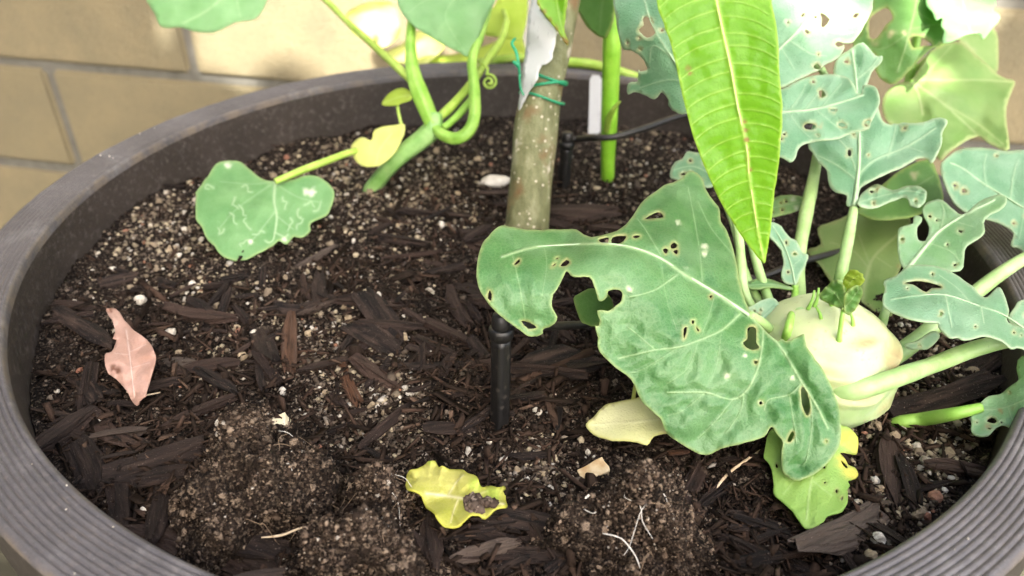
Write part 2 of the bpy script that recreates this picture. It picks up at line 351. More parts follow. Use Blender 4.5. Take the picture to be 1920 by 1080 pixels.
def paper_mat(name, c, ink, sc, thr):
    m, n, b = nt(name); co = geo_pos(n)
    mp = N(n, 'ShaderNodeMapping'); mp.inputs['Scale'].default_value = (1.6, 1.6, 0.7); n.links.new(co, mp.inputs[0])
    f = ramp(n, noise_n(n, mp.outputs[0], sc, 3, 0.7), [(thr, (0, 0, 0)), (thr + 0.05, (0.7, 0.7, 0.7))])
    col = mixc(n, f, mixc(n, noise_n(n, co, 60, 3), c, tuple(x * 0.88 for x in c)), ink)
    n.links.new(col, b.inputs['Base Color']); b.inputs['Roughness'].default_value = 0.6; return m
MAT['paper'] = paper_mat('white_paper', (0.70, 0.73, 0.72), (0.25, 0.27, 0.28), 300, 0.64)
MAT['tag'] = paper_mat('white_plastic_tag', (0.62, 0.64, 0.66), (0.3, 0.31, 0.33), 420, 0.64)
def bulb_mat():
    m, n, b = nt('kohlrabi_skin'); co = geo_pos(n)
    col = ramp(n, noise_n(n, co, 55, 4), [(0.35, (0.26, 0.40, 0.16)), (0.6, (0.36, 0.47, 0.24))])
    col = mixc(n, attr(n, 'top'), col, (0.47, 0.53, 0.29))
    col = mixc(n, math_(n, 'MULTIPLY', attr(n, 'stain'), 0.8), col, (0.36, 0.235, 0.10))
    sc_ = attr(n, 'scar'); col = mixc(n, math_(n, 'MULTIPLY', sc_, math_(n, 'ADD', math_(n, 'MULTIPLY', noise_n(n, co, 240, 4), 1.2), 0.1)), col, (0.30, 0.24, 0.12))
    col = mixc(n, ramp(n, noise_n(n, co, 330, 5, 0.7), [(0.60, (0, 0, 0)), (0.75, (0.6, 0.6, 0.6))]), col, (0.20, 0.19, 0.10))
    col = mixc(n, ramp(n, voro(n, co, 160), [(0.07, (1, 1, 1)), (0.15, (0, 0, 0))]), col, (0.35, 0.36, 0.2))
    n.links.new(col, b.inputs['Base Color']); b.inputs['Roughness'].default_value = 0.48
    b.inputs['Subsurface Weight'].default_value = 0.3; b.inputs['Subsurface Radius'].default_value = (0.006, 0.008, 0.003)
    bump(n, b, noise_n(n, co, 500, 4), 0.25, 0.0008); return m
MAT['bulb'] = bulb_mat()

# ------------------------------------------------------------------ leaf builder
def seg_dist(p, poly):
    poly = np.asarray(poly, float); d = np.full(len(p), 1e9); s = np.zeros(len(p))
    for i in range(len(poly) - 1):
        a, b = poly[i], poly[i + 1]; ab = b - a; L = ab @ ab + 1e-9
        t = np.clip(((p - a) @ ab) / L, 0, 1); q = np.hypot(*(p - (a + t[:, None] * ab)).T)
        m = q < d; d[m] = q[m]; s[m] = (i + t[m]) / (len(poly) - 1)
    return d, s
def inside(p, poly):
    x, y = p[:, 0], p[:, 1]; r = np.zeros(len(p), bool); n = len(poly); j = n - 1
    for i in range(n):
        xi, yi = poly[i]; xj, yj = poly[j]
        c = ((yi > y) != (yj > y)) & (x < (xj - xi) * (y - yi) / (yj - yi + 1e-12) + xi); r ^= c; j = i
    return r
def tps(ctrl):
    c = np.array(ctrl, float); n = len(c); xy = c[:, :2] / 200.0
    if n == 1: return lambda p: np.full(len(p), c[0, 2])
    def U(r): return np.where(r > 1e-9, r * r * np.log(r + 1e-12), 0)
    if n < 4:
        A = np.column_stack([np.ones(n), xy]); w = np.linalg.lstsq(A, c[:, 2], rcond=None)[0]
        return lambda p: np.column_stack([np.ones(len(p)), p / 200.0]) @ w
    K = U(np.linalg.norm(xy[:, None] - xy[None], axis=2)) + np.eye(n) * 0.02
    Pm = np.column_stack([np.ones(n), xy]); A = np.zeros((n + 3, n + 3)); A[:n, :n] = K; A[:n, n:] = Pm; A[n:, :n] = Pm.T
    w = np.linalg.solve(A, np.concatenate([c[:, 2], np.zeros(3)]))
    def f(p):
        q = p / 200.0; return U(np.linalg.norm(q[:, None] - xy[None], axis=2)) @ w[:n] + np.column_stack([np.ones(len(q)), q]) @ w[n:]
    return f
LIT_LEAVES = []         # leaves that reach into the sun
LSEED = [0]
def leaf(name, parent, outline, ctrl, mat, holes=(), veins=(), step=9, crinkle=0.0007, bulge=0.0010, spots=(), thick=0.0006,
         smooth=3, wob=1.0, rib=None, vein_w=0.5, ruffle=0.0, nibble=0):
    """outline, holes and veins in photo pixels; ctrl gives the distance of the blade at some of its points."""
    LSEED[0] += 1; sd = LSEED[0] * 31
    o = crom(outline, smooth, True)
    o = o + wob * np.column_stack([noise3(np.column_stack([o, o[:, :1] * 0]), 0.13, sd), noise3(np.column_stack([o, o[:, :1] * 0]), 0.13, sd + 5)])
    hs = [crom(h, 2, True) for h in holes]
    x0, y0 = o.min(0); x1, y1 = o.max(0)
    for _ in range(nibble * 12):
        if nibble <= 0: break
        c_ = np.array([[rng.uniform(x0, x1), rng.uniform(y0, y1)]]); r_ = rng.uniform(1.6, 4.2)
        if not inside(c_, o)[0] or seg_dist(c_, np.vstack([o, o[:1]]))[0][0] < r_ + 5: continue
        if any(seg_dist(c_, np.vstack([h, h[:1]]))[0][0] < r_ + 5 or inside(c_, h)[0] for h in hs) or any(seg_dist(c_, v[0])[0][0] < r_ + 3 for v in veins): continue
        a_ = np.linspace(0, 2 * math.pi, 8)[:-1] + rng.uniform(0, 1); hs.append(c_ + (r_ * rng.uniform(.6, 1.3, 7))[:, None] * np.column_stack([np.cos(a_) * rng.uniform(.6, 1.4), np.sin(a_)])); nibble -= 1
    gx, gy = np.meshgrid(np.arange(x0, x1, step), np.arange(y0, y1, step * 0.87)); gx = gx + (np.arange(gx.shape[0]) % 2)[:, None] * step / 2
    g = np.column_stack([gx.ravel(), gy.ravel()]) + rng.uniform(-0.18, 0.18, (gx.size, 2)) * step
    extra = []
    for v in veins:
        vp = crom(v[0], 6); seg = np.linalg.norm(np.diff(vp, axis=0), axis=1); cum = np.concatenate([[0], np.cumsum(seg)])
        sp_ = np.arange(0, cum[-1], max(2.6, step * .55)); q_ = np.column_stack([np.interp(sp_, cum, vp[:, k]) for k in (0, 1)])
        tn = np.gradient(q_, axis=0) if len(q_) > 1 else np.array([[1.0, 0]]); tn /= np.linalg.norm(tn, axis=1)[:, None] + 1e-9; nn = np.column_stack([-tn[:, 1], tn[:, 0]])
        wv = max(v[1] * vein_w, 1.2)
        extra += [q_, q_ + nn * wv * 1.1, q_ - nn * wv * 1.1]
    if extra:
        ex = np.vstack(extra); cell = np.unique(np.round(ex / 1.3).astype(int), axis=0, return_index=True)[1]; g = np.vstack([g, ex[np.sort(cell)]])
    g = g[inside(g, o)]
    d, _ = seg_dist(g, np.vstack([o, o[:1]])); g = g[d > step * 0.35]
    for h in hs:
        d, _ = seg_dist(g, np.vstack([h, h[:1]])); g = g[(d > step * 0.3) & ~inside(g, h)]
    pts = [o]; edges = []; n0 = 0
    for loop in [o] + hs:
        n = len(loop); edges += [(n0 + i, n0 + (i + 1) % n) for i in range(n)]; n0 += n
    allp = np.vstack([o] + hs + [g])
    res = delaunay_2d_cdt([Vector(p) for p in allp], edges, [], 0, 1e-4)
    p = np.array([tuple(v) for v in res[0]]); tri = np.array([f for f in res[2] if len(f) == 3])
    c = p[tri].mean(1); keep = inside(c, o)
    for h in hs: keep &= ~inside(c, h)
    tri = tri[keep]; used = np.unique(tri); rm = -np.ones(len(p), int); rm[used] = np.arange(len(used)); p = p[used]; tri = rm[tri]
    t = tps(ctrl)(p)
    scale = t.mean() / F_PX
    vein = np.zeros(len(p)); dmin = np.full(len(p), 1e9)
    for v in veins:
        vp = crom(v[0], 4); w = v[1] * vein_w; st = v[2] if len(v) > 2 else 1.0
        d, s = seg_dist(p, vp); ww = w * (1 - 0.55 * s)
        vein = np.maximum(vein, st * np.exp(-(d / np.maximum(ww, 0.8)) ** 2)); dmin = np.minimum(dmin, d)
    ed, es = seg_dist(p, np.vstack([o, o[:1]]))
    for h in hs:
        d, _ = seg_dist(p, np.vstack([h, h[:1]])); ed = np.minimum(ed, d)
    edge = np.exp(-(ed / 3.0) ** 2); rim_h = np.zeros(len(p))
    for h in hs:
        d, _ = seg_dist(p, np.vstack([h, h[:1]])); rim_h = np.maximum(rim_h, .75 * np.exp(-(d / 3.2) ** 2) * (0.3 + 0.7 * (noise3(np.column_stack([p, 0 * p[:, :1]]), 1 / 7.0, sd + 2) > -.1)))
    p3 = np.column_stack([p, np.zeros(len(p))])
    t = t - crinkle * fbm(p3, 1 / 46.0, 3, sd)
    if ruffle: t = t - ruffle * np.exp(-ed / 22.0) * np.sin(es * 2 * math.pi * 9 + 3 * noise3(p3, 1 / 60.0, sd + 3))
    t = t - 0.00045 * vein
    if veins: t = t - bulge * (1 - np.exp(-(dmin / 16.0) ** 2))
    spot = np.zeros(len(p))
    for sx, sy, r in spots:
        rr = np.hypot(p[:, 0] - sx, p[:, 1] - sy) + r * 0.45 * noise3(p3, 1 / max(4.0, r * 0.6), sd + 9)
        spot = np.maximum(spot, np.clip(1.5 - rr / r * 1.2, 0, 1))
    me_rim = rim_h
    v3 = CAM + t[:, None] * (FW + RT * ((p[:, :1] - 960) / F_PX) + UP * ((540 - p[:, 1:]) / F_PX))
    a, b_, c_ = p[tri[:, 0]], p[tri[:, 1]], p[tri[:, 2]]
    flip = ((b_ - a)[:, 0] * (c_ - a)[:, 1] - (b_ - a)[:, 1] * (c_ - a)[:, 0]) > 0
    tri[flip] = tri[flip][:, ::-1]
    me = mesh(name, v3, tri.tolist())
    for nm, val in (('vein', vein), ('edge', edge), ('spot', spot), ('bite', me_rim)):
        at = me.attributes.new(nm, 'FLOAT', 'POINT'); at.data.foreach_set('value', val.astype(np.float32))
    ob = link(name, me, mat, parent)
    s = ob.modifiers.new('thickness', 'SOLIDIFY'); s.thickness = thick; s.offset = -1
    if rib and veins:
        vp = np.asarray(veins[0][0], float); tt = tps(ctrl)(vp); k = np.linspace(1, 0.25, len(vp))
        tube('midrib', [P(x, y, q - 0.0002) for (x, y), q in zip(vp, tt)], [rib * 0.72 * f * q / F_PX for f, q in zip(k, tt)], MAT[('midrib_mango' if mat is MAT['mango'] else 'midrib')], ob, sides=8)
    return ob
def flat(pts, z):       # control points on a horizontal level
    return [(x, y, tz(x, y, zz if zz is not None else z)) for x, y, zz in pts]

# ================================================================== THE SETTING
GZ = -0.46
def sheet(name, x0, x1, y0, y1, z, nx, ny, mat, amp=0.0):
    xs, ys = np.meshgrid(np.linspace(x0, x1, nx), np.linspace(y0, y1, ny)); v = np.column_stack([xs.ravel(), ys.ravel(), np.full(xs.size, z)])
    if amp: v[:, 2] += amp * fbm(v, 6, 3, 3)
    f = [(j * nx + i, j * nx + i + 1, (j + 1) * nx + i + 1, (j + 1) * nx + i) for j in range(ny - 1) for i in range(nx - 1)]
    return link(name, mesh(name, v, f), mat)
tag(sheet('ground', -40, 40, -40, 40, GZ, 81, 81, MAT['ground'], 0.0), kind='structure')

# block wall: fitted to the mortar joints of the photograph
YAW = math.radians(-10); WD = 0.54; WU = np.array([math.cos(YAW), math.sin(YAW), 0]); WN = np.array([math.sin(YAW), -math.cos(YAW), 0])
BW, BH, J = 0.457, 0.159, 0.011
def wp(u, z, out=0.0): return WU * u + np.array([0, 0, z]) + WN * (-WD + out)
wall = empty('block_wall', wp(0, GZ), 'tan concrete block wall with recessed grey mortar behind the planter', 'wall')
def wbox(u0, u1, z0, z1, o0, o1):
    q = [wp(u, z, o) for o in (o0, o1) for z in (z0, z1) for u in (u0, u1)]
    return np.array(q), [(0, 1, 3, 2), (4, 6, 7, 5), (0, 4, 5, 1), (2, 3, 7, 6), (0, 2, 6, 4), (1, 5, 7, 3)]
v, f = wbox(-2.6, 2.4, GZ - 0.02, 1.13, -0.15, -0.006); link('mortar', mesh('mortar', v, f), MAT['mortar'], wall, smooth=False)
import bmesh
def block_mesh(w, h):
    bm = bmesh.new(); bmesh.ops.create_cube(bm, size=1)
    bmesh.ops.scale(bm, vec=(w, 0.14, h), verts=bm.verts)
    bmesh.ops.bevel(bm, geom=bm.edges[:], offset=0.005, segments=2, affect='EDGES')
    me = bpy.data.meshes.new('block'); bm.to_mesh(me); bm.free(); me.materials.append(MAT['block']); return me
bme = block_mesh(BW - J, BH - J)
for r in range(-3, 8):
    z = -0.0645 + r * BH          # centre of the course above the fitted joint at z = -0.144
    if z - BH / 2 < GZ - 0.1: continue
    off = -0.5435 if r % 2 == 0 else -0.772
    for k in range(-4, 7):
        u = off + (k + 0.5) * BW
        if u < -2.4 or u > 2.2: continue
        o = bpy.data.objects.new('block', bme); COL.objects.link(o); o.parent = wall; o.matrix_parent_inverse = Matrix.Translation(-wall.location)
        o.location = Vector(wp(u, z, -0.07 + random.uniform(-0.0012, 0.0012))); o.rotation_euler = (0, 0, YAW)

# stucco mass added outside the frame to keep sky light off that side
added_blocker = empty('added_blocker', (-1.5, -1.0, GZ), 'plain stucco mass added out of frame to block sky light beside the planter', 'added_blocker')
def hbox(name, x0, x1, y0, y1, z0, z1, mat):
    q = np.array([(x, y, z) for z in (z0, z1) for y in (y0, y1) for x in (x0, x1)]); return link(name, mesh(name, q, [(0, 2, 3, 1), (4, 5, 7, 6), (0, 1, 5, 4), (2, 6, 7, 3), (0, 4, 6, 2), (1, 3, 7, 5)]), mat, added_blocker, smooth=False)
MAT['stucco'] = stem_mat('stucco', (0.17, 0.165, 0.15), (0.22, 0.215, 0.20), rough=0.95, sc=40)
hbox('wall', -4.0, -1.35, -4.5, 0.35, GZ - .02, 2.1, MAT['stucco'])  # main body of the added sky-light blocker
hbox('blocker_overhang', -4.2, -0.80, -4.7, 0.45, 2.1, 2.22, MAT['stucco'])  # overhang added for more shade
hbox('blocker_base', -1.352, -1.31, -4.5, 0.36, GZ - .02, GZ + .12, MAT['mortar'])

# ------------------------------------------------------------------ the planter
RI, RO = 0.25, 0.2735
pot = empty('planter_pot', (0, 0, GZ), 'large round brown resin planter with ridged rim full of soil', 'planter')
def lathe(prof, n=192):
    V, Fc = [], []
    for r, z in prof:
        for k in range(n):
            a = 2 * math.pi * k / n; V.append((r * math.cos(a), r * math.sin(a), z))
    for i in range(len(prof) - 1):
        for k in range(n):
            k2 = (k + 1) % n; Fc.append((i * n + k, i * n + k2, (i + 1) * n + k2, (i + 1) * n + k))
    return V, Fc
# ribbed top of the rim: nine rounded ridges running round it
prof = [(RI - 0.0006, -0.006), (RI - 0.0004, -0.0018), (RI + 0.0006, -0.0003), (RI + 0.0018, 0.0002)]
ng = 9; w = (RO - 0.0015 - RI - 0.0022) / ng
for k in range(ng):
    r0 = RI + 0.0022 + k * w
    for q in (0.0, 0.12, 0.3, 0.5, 0.7, 0.88):
        prof.append((r0 + q * w, -0.0007 + 0.0008 * math.sin(math.pi * q) ** 0.6 if q else -0.0007))
prof += [(RO - 0.0014, -0.0006), (RO - 0.0004, -0.0008), (RO, -0.0022)]
v, f = lathe([(RO, -0.0021), (RO + 0.0004, -0.03), (RO - 0.002, -0.034), (RO - 0.012, -0.036)]); link('rim_band', mesh('rim_band', v, f), MAT['pot'], pot)  # darker pot resin on the rim's side, its shadow put into the colour
v, f = lathe(prof, 320); v = np.array(v); rn = np.hypot(v[:, 0], v[:, 1])[:, None]; top_ = (v[:, 2] > -.0015)
v[:, :2] *= 1 + np.where(top_[:, None], .0007 * fbm(v, 28, 2, 6)[:, None], 0) / rn * .25; v[:, 2] += np.where(top_, .00022 * fbm(v, 110, 2, 9), 0); link('rim', mesh('rim', v, f), MAT['rim'], pot)
v, f = lathe([(RO - 0.013, -0.0355), (RO - 0.016, -0.10), (RO - 0.03, -0.28), (RO - 0.055, -0.44), (RO - 0.06, GZ), (0.0, GZ)]); link('outer_wall', mesh('outer_wall', v, f), MAT['pot'], pot)
v, f = lathe([(RI - 0.0006, -0.0055), (RI - 0.0012, -0.03), (RI - 0.004, -0.08), (RI - 0.02, -0.2)]); link('inner_wall', mesh('inner_wall', v, f), MAT['pot'], pot)

# ------------------------------------------------------------------ soil surface
MOUNDS = [(470, 900, 0.030, 0.007), (1180, 985, 0.030, 0.006), (690, 960, 0.020, 0.004), (700, 1040, 0.02, 0.004), (330, 470, 0.05, 0.006), (560, 480, 0.05, 0.004), (860, 740, 0.03, 0.003)]
MO = [(*Z(x, y, -0.03)[:2], r, h) for x, y, r, h in MOUNDS]
def soil_z(x, y, fine=True):
    x = np.asarray(x, float); y = np.asarray(y, float)
    p = np.stack([x, y, 0 * x], -1)
    z = -0.0325 - 0.035 * np.maximum(y, -0.1) + 0.0045 * fbm(p, 14, 2, 1) + 0.0026 * fbm(p, 55, 2, 2)
    for mx, my, r, h in MO: z = z + h * np.exp(-((x - mx) ** 2 + (y - my) ** 2) / (r * r))
    if fine: z = z + 0.0011 * np.abs(fbm(p, 190, 2, 5)) + 0.0007 * noise3(p, 620, 8)
    return z
n = 420; R = RI - 0.0005
xs, ys = np.meshgrid(np.linspace(-R, R, n), np.linspace(-R, R, n))
rr = np.hypot(xs, ys); k = np.where(rr > R * 0.995, R * 0.995 / np.maximum(rr, 1e-9), 1); xs, ys = xs * k, ys * k
zs = soil_z(xs, ys); v = np.column_stack([xs.ravel(), ys.ravel(), zs.ravel()])
idx = np.arange(n * n).reshape(n, n); inn = (rr < R * 1.01)
q = inn[:-1, :-1] | inn[1:, :-1] | inn[:-1, 1:] | inn[1:, 1:]
fa = np.stack([idx[:-1, :-1], idx[:-1, 1:], idx[1:, 1:], idx[1:, :-1]], -1)[q]
tag(link('soil', mesh('soil', v, fa.tolist()), MAT['soil']), 'dark potting soil filling the round planter', 'soil', kind='structure')
def on_soil(px, py, lift=0.0):
    z = -0.033
    for _ in range(6): q = Z(px, py, z + lift); z = float(soil_z(q[0], q[1]))
    return Z(px, py, z + lift)
def to_px(q):
    d = np.asarray(q) - CAM; z = d @ FW; return 960 + F_PX * (d @ RT) / z, 540 - F_PX * (d @ UP) / z
KEEP_CLEAR = [(800, 905, 62), (890, 940, 72), (245, 620, 50), (250, 700, 62), (470, 440, 75), (550, 410, 60), (1150, 790, 75), (1210, 790, 75), (1500, 880, 95), (1530, 940, 85), (1700, 785, 60), (1790, 775, 60), (485, 900, 130), (1190, 980, 130), (935, 770, 40)]
def soil_px(n, weights):
    """n random ground points, even over the picture of the soil, thinned by weights(px, py)"""
    out = []
    while len(out) < n:
        m = 4000; px = rng.uniform(-60, 1980, m); py = rng.uniform(200, 1180, m)
        d = FW + np.outer((px - 960) / F_PX, RT) + np.outer((540 - py) / F_PX, UP); ok = d[:, 2] < -0.05
        t = (-0.034 - CAM[2]) / np.where(ok, d[:, 2], -1); q = CAM + t[:, None] * d
        ok &= (np.hypot(q[:, 0], q[:, 1]) < R * 0.975) & (rng.random(m) < weights(px, py))
        out += list(q[ok][:, :2])
    return np.array(out[:n])
def blobs(px, py, L, base=0.1):
    w = np.full(np.shape(px), base)
    for x, y, r, a in L: w = w + a * np.exp(-((px - x) ** 2 + (py - y) ** 2) / (r * r))
    return np.clip(w, 0, 1)
GRAVEL = [(300, 440, 130, .9), (560, 330, 140, .6), (720, 370, 130, .9), (860, 310, 120, .6), (1200, 300, 130, .7), (1740, 860, 130, 1.0), (1620, 940, 70, .5), (1750, 690, 90, .7), (700, 740, 110, .7), (420, 780, 60, .4), (1010, 910, 70, .5), (430, 590, 110, .4), (620, 630, 80, .5), (1420, 330, 60, .4)]
BARK = [(200, 870, 150, .9), (420, 1030, 120, 1), (820, 600, 170, .9), (1000, 690, 120, 1), (300, 680, 140, .7), (540, 700, 140, .6), (880, 470, 130, .9), (1100, 410, 70, .8), (1450, 1010, 130, 1), (1650, 890, 90, .8), (1780, 740, 80, .7), (960, 1040, 120, .8), (640, 480, 120, .5), (900, 820, 110, .5)]

def stuff_mesh(name, pos, size, cols, mat, base_v, base_f, parent=None, flatten=0.8):
    nb = len(base_v); N_ = len(pos); ang = rng.uniform(0, 6.28, (N_, 3))
    ca, sa = np.cos(ang), np.sin(ang)
    b = base_v[None] * (1 + rng.uniform(-0.32, 0.32, (N_, nb, 1))) * rng.uniform(0.65, 1.35, (N_, 1, 3))
    x, y, z = b[..., 0], b[..., 1], b[..., 2]
    y, z = y * ca[:, :1] - z * sa[:, :1], y * sa[:, :1] + z * ca[:, :1]
    x, z = x * ca[:, 1:2] - z * sa[:, 1:2], x * sa[:, 1:2] + z * ca[:, 1:2]
    x, y = x * ca[:, 2:] - y * sa[:, 2:], x * sa[:, 2:] + y * ca[:, 2:]
    V = np.stack([x, y, z * flatten], -1) * size[:, None, None] + pos[:, None]
    Fc = (np.asarray(base_f)[None] + (np.arange(N_) * nb)[:, None, None]).reshape(-1, 3)
    me = bpy.data.meshes.new(name); V = V.reshape(-1, 3)
    me.vertices.add(len(V)); me.vertices.foreach_set('co', V.ravel().astype(np.float32))
    me.loops.add(Fc.size); me.loops.foreach_set('vertex_index', Fc.ravel().astype(np.int32))
    me.polygons.add(len(Fc)); me.polygons.foreach_set('loop_start', np.arange(0, Fc.size, 3, dtype=np.int32))
    me.polygons.foreach_set('loop_total', np.full(len(Fc), 3, np.int32)); me.update(calc_edges=True)
    at = me.attributes.new('col', 'FLOAT_COLOR', 'POINT'); at.data.foreach_set('color', np.repeat(np.column_stack([cols, np.ones(N_)]), nb, 0).ravel().astype(np.float32))
    return link(name, me, mat, parent, smooth=False)
OCT_V = np.array([(1, 0, 0), (-1, 0, 0), (0, 1, 0), (0, -1, 0), (0, 0, 1), (0, 0, -1)], float)
OCT_F = [(0, 2, 4), (2, 1, 4), (1, 3, 4), (3, 0, 4), (2, 0, 5), (1, 2, 5), (3, 1, 5), (0, 3, 5)]
bm = bmesh.new(); bmesh.ops.create_icosphere(bm, subdivisions=1, radius=1); ICO_V = np.array([v.co[:] for v in bm.verts]); ICO_F = [[v.index for v in f.verts] for f in bm.faces]; bm.free()
def palette(n, pal, pr):
    pal = np.array(pal); i = rng.choice(len(pal), n, p=np.array(pr) / sum(pr)); return np.clip(pal[i] * rng.uniform(0.65, 1.35, (n, 1)), 0, 0.85)

# crumbs of soil everywhere
n = 42000; q = soil_px(n, lambda x, y: np.full(np.shape(x), 0.9)); s = rng.gamma(2.0, 0.00022, n) + 0.00018
pos = np.column_stack([q, soil_z(q[:, 0], q[:, 1]) + s * 0.3])
tag(stuff_mesh('soil_crumbs', pos, s, palette(n, [(0.005, 0.0034, 0.0025), (0.015, 0.010, 0.0075), (0.045, 0.033, 0.025), (0.16, 0.13, 0.10), (0.45, 0.42, 0.38)], [6, 5, 2.2, 0.8, 0.16]), MAT['crumb'], OCT_V, OCT_F),
    'fine dark crumbs scattered over the potting soil', 'soil crumbs', kind='stuff')
# small gravel and perlite grains, mostly near the back wall of the pot and beside the kohlrabi
n = 6800; q = soil_px(n, lambda x, y: blobs(x, y, GRAVEL, 0.012) ** 1.4); s = rng.gamma(3.0, 0.00019, n) + 0.00035
pos = np.column_stack([q, soil_z(q[:, 0], q[:, 1]) + s * 0.35])
tag(stuff_mesh('gravel', pos, s, palette(n, [(0.07, 0.056, 0.042), (0.20, 0.165, 0.115), (0.36, 0.31, 0.21), (0.52, 0.49, 0.42), (0.24, 0.12, 0.075)], [4, 4, 3.4, 1.3, 0.3]), MAT['crumb'], ICO_V, ICO_F),
    'small tan gravel and perlite grains in the soil', 'gravel', kind='stuff')
# grey sandy drifts of finer, paler soil
n = 9000; q = soil_px(n, lambda x, y: np.clip(blobs(x, y, [(690, 740, 85, .9), (760, 800, 60, .6), (1010, 910, 60, .9), (560, 650, 50, .5), (330, 430, 80, .5), (730, 360, 90, .6), (600, 760, 50, .5)], 0.0) + 0.15 * noise3(np.stack([x, y, 0 * x], -1), 1 / 26.0, 4), 0, 1)); s = rng.gamma(2.2, 0.00017, n) + 0.0002
pos = np.column_stack([q, soil_z(q[:, 0], q[:, 1]) + s * 0.5])
tag(stuff_mesh('sandy_soil', pos, s, palette(n, [(0.07, 0.055, 0.042), (0.13, 0.105, 0.08), (0.21, 0.175, 0.135), (0.34, 0.30, 0.25)], [3, 4, 3, 1]), MAT['crumb'], OCT_V, OCT_F),
    'drifts of fine greyish sandy soil between the bark', 'sandy soil', kind='stuff')
# splinters of bark: thin slivers too small to pick apart
n = 6500; q = soil_px(n, lambda x, y: blobs(x, y, BARK, 0.16)); s = rng.gamma(2.4, 0.0014, n) + 0.0012
pos = np.column_stack([q, soil_z(q[:, 0], q[:, 1]) + 0.0006 + rng.random(n) * .0022])
SL_V = np.array([(-1, -.17, 0), (-1, .14, .02), (1, .10, 0), (1, -.14, .03), (-.8, 0, .22), (.85, 0, .2)], float) ; SL_F = [(0, 3, 5), (0, 5, 4), (1, 4, 5), (1, 5, 2), (0, 4, 1), (3, 2, 5), (0, 1, 2), (0, 2, 3)]
tag(stuff_mesh('bark_splinters', pos, s, palette(n, [(0.009, 0.0055, 0.004), (0.022, 0.013, 0.009), (0.045, 0.027, 0.019), (0.085, 0.055, 0.038)], [4, 4, 2, 0.7]), MAT['crumb'], SL_V, SL_F, flatten=0.35),
    'thin dark bark splinters mixed into the soil', 'bark splinters', kind='stuff')

# bark chips one by one
def chip_mesh(i):
    r = np.random.default_rng(100 + i); nr, ns = 8, 14
    L = 1.0; w = r.uniform(0.13, 0.27); h = w * r.uniform(0.35, 0.75); V, Fc = [], []
    prof = 1 + 0.30 * r.uniform(-1, 1, ns) + 0.16 * np.where(np.arange(ns) % 2, 1, -1) * r.uniform(0.2, 1, ns)
    bend = r.uniform(-0.08, 0.08); tw = r.uniform(-0.35, 0.35); t0, t1 = r.uniform(0.35, 0.95, 2)
    e0 = r.uniform(-0.13, 0.13, ns); e1 = r.uniform(-0.13, 0.13, ns)
    for j in range(nr):
        u = j / (nr - 1); env = 1 - (1 - t0) * max(0, 1 - u * 4) - (1 - t1) * max(0, 1 - (1 - u) * 4)
        for k in range(ns):
            a = 2 * math.pi * k / ns + tw * u; q = prof[k] * env * (1 + 0.06 * r.uniform(-1, 1))
            x = (u - 0.5) * L + e0[k] * (1 - u) ** 3 + e1[k] * u ** 3
            cx, sx = math.cos(a), math.sin(a)
            V.append((x, w * 0.5 * q * math.copysign(abs(cx) ** .7, cx) + bend * (u - 0.5) ** 2 * 4, h * 0.5 * q * math.copysign(abs(sx) ** .6, sx)))
    for j in range(nr - 1):
        for k in range(ns):
            k2 = (k + 1) % ns; Fc.append((j * ns + k, j * ns + k2, (j + 1) * ns + k2, (j + 1) * ns + k))
    Fc.append(tuple(range(ns - 1, -1, -1))); Fc.append(tuple((nr - 1) * ns + k for k in range(ns)))
    me = mesh('bark_chip', np.array(V) * 0.02, Fc); me.materials.append(MAT['chip']); return me
CHIPS = [chip_mesh(i) for i in range(26)]
def chip(px, py, ang, length, wide=1.0, tilt=0.0, variant=None, lift=0.0012, label=None, group='bark chips on the soil'):
    q = on_soil(px, py, lift)
    o = bpy.data.objects.new('bark_chip', CHIPS[variant if variant is not None else random.randrange(26)]); COL.objects.link(o)
    k = length / 0.02; o.scale = (k, k * wide, k * wide * random.uniform(0.8, 1.1)); o.location = Vector(q)
    o.rotation_euler = (random.uniform(-0.5, 0.5), tilt, ang)
    return tag(o, label or 'dark brown bark chip lying on the potting soil', 'bark chip', None if label else group)
def ground_ang(x0, y0, x1, y1):
    a, b = Z(x0, y0, -0.03), Z(x1, y1, -0.03); return math.atan2(b[1] - a[1], b[0] - a[0]), float(np.linalg.norm(b - a))
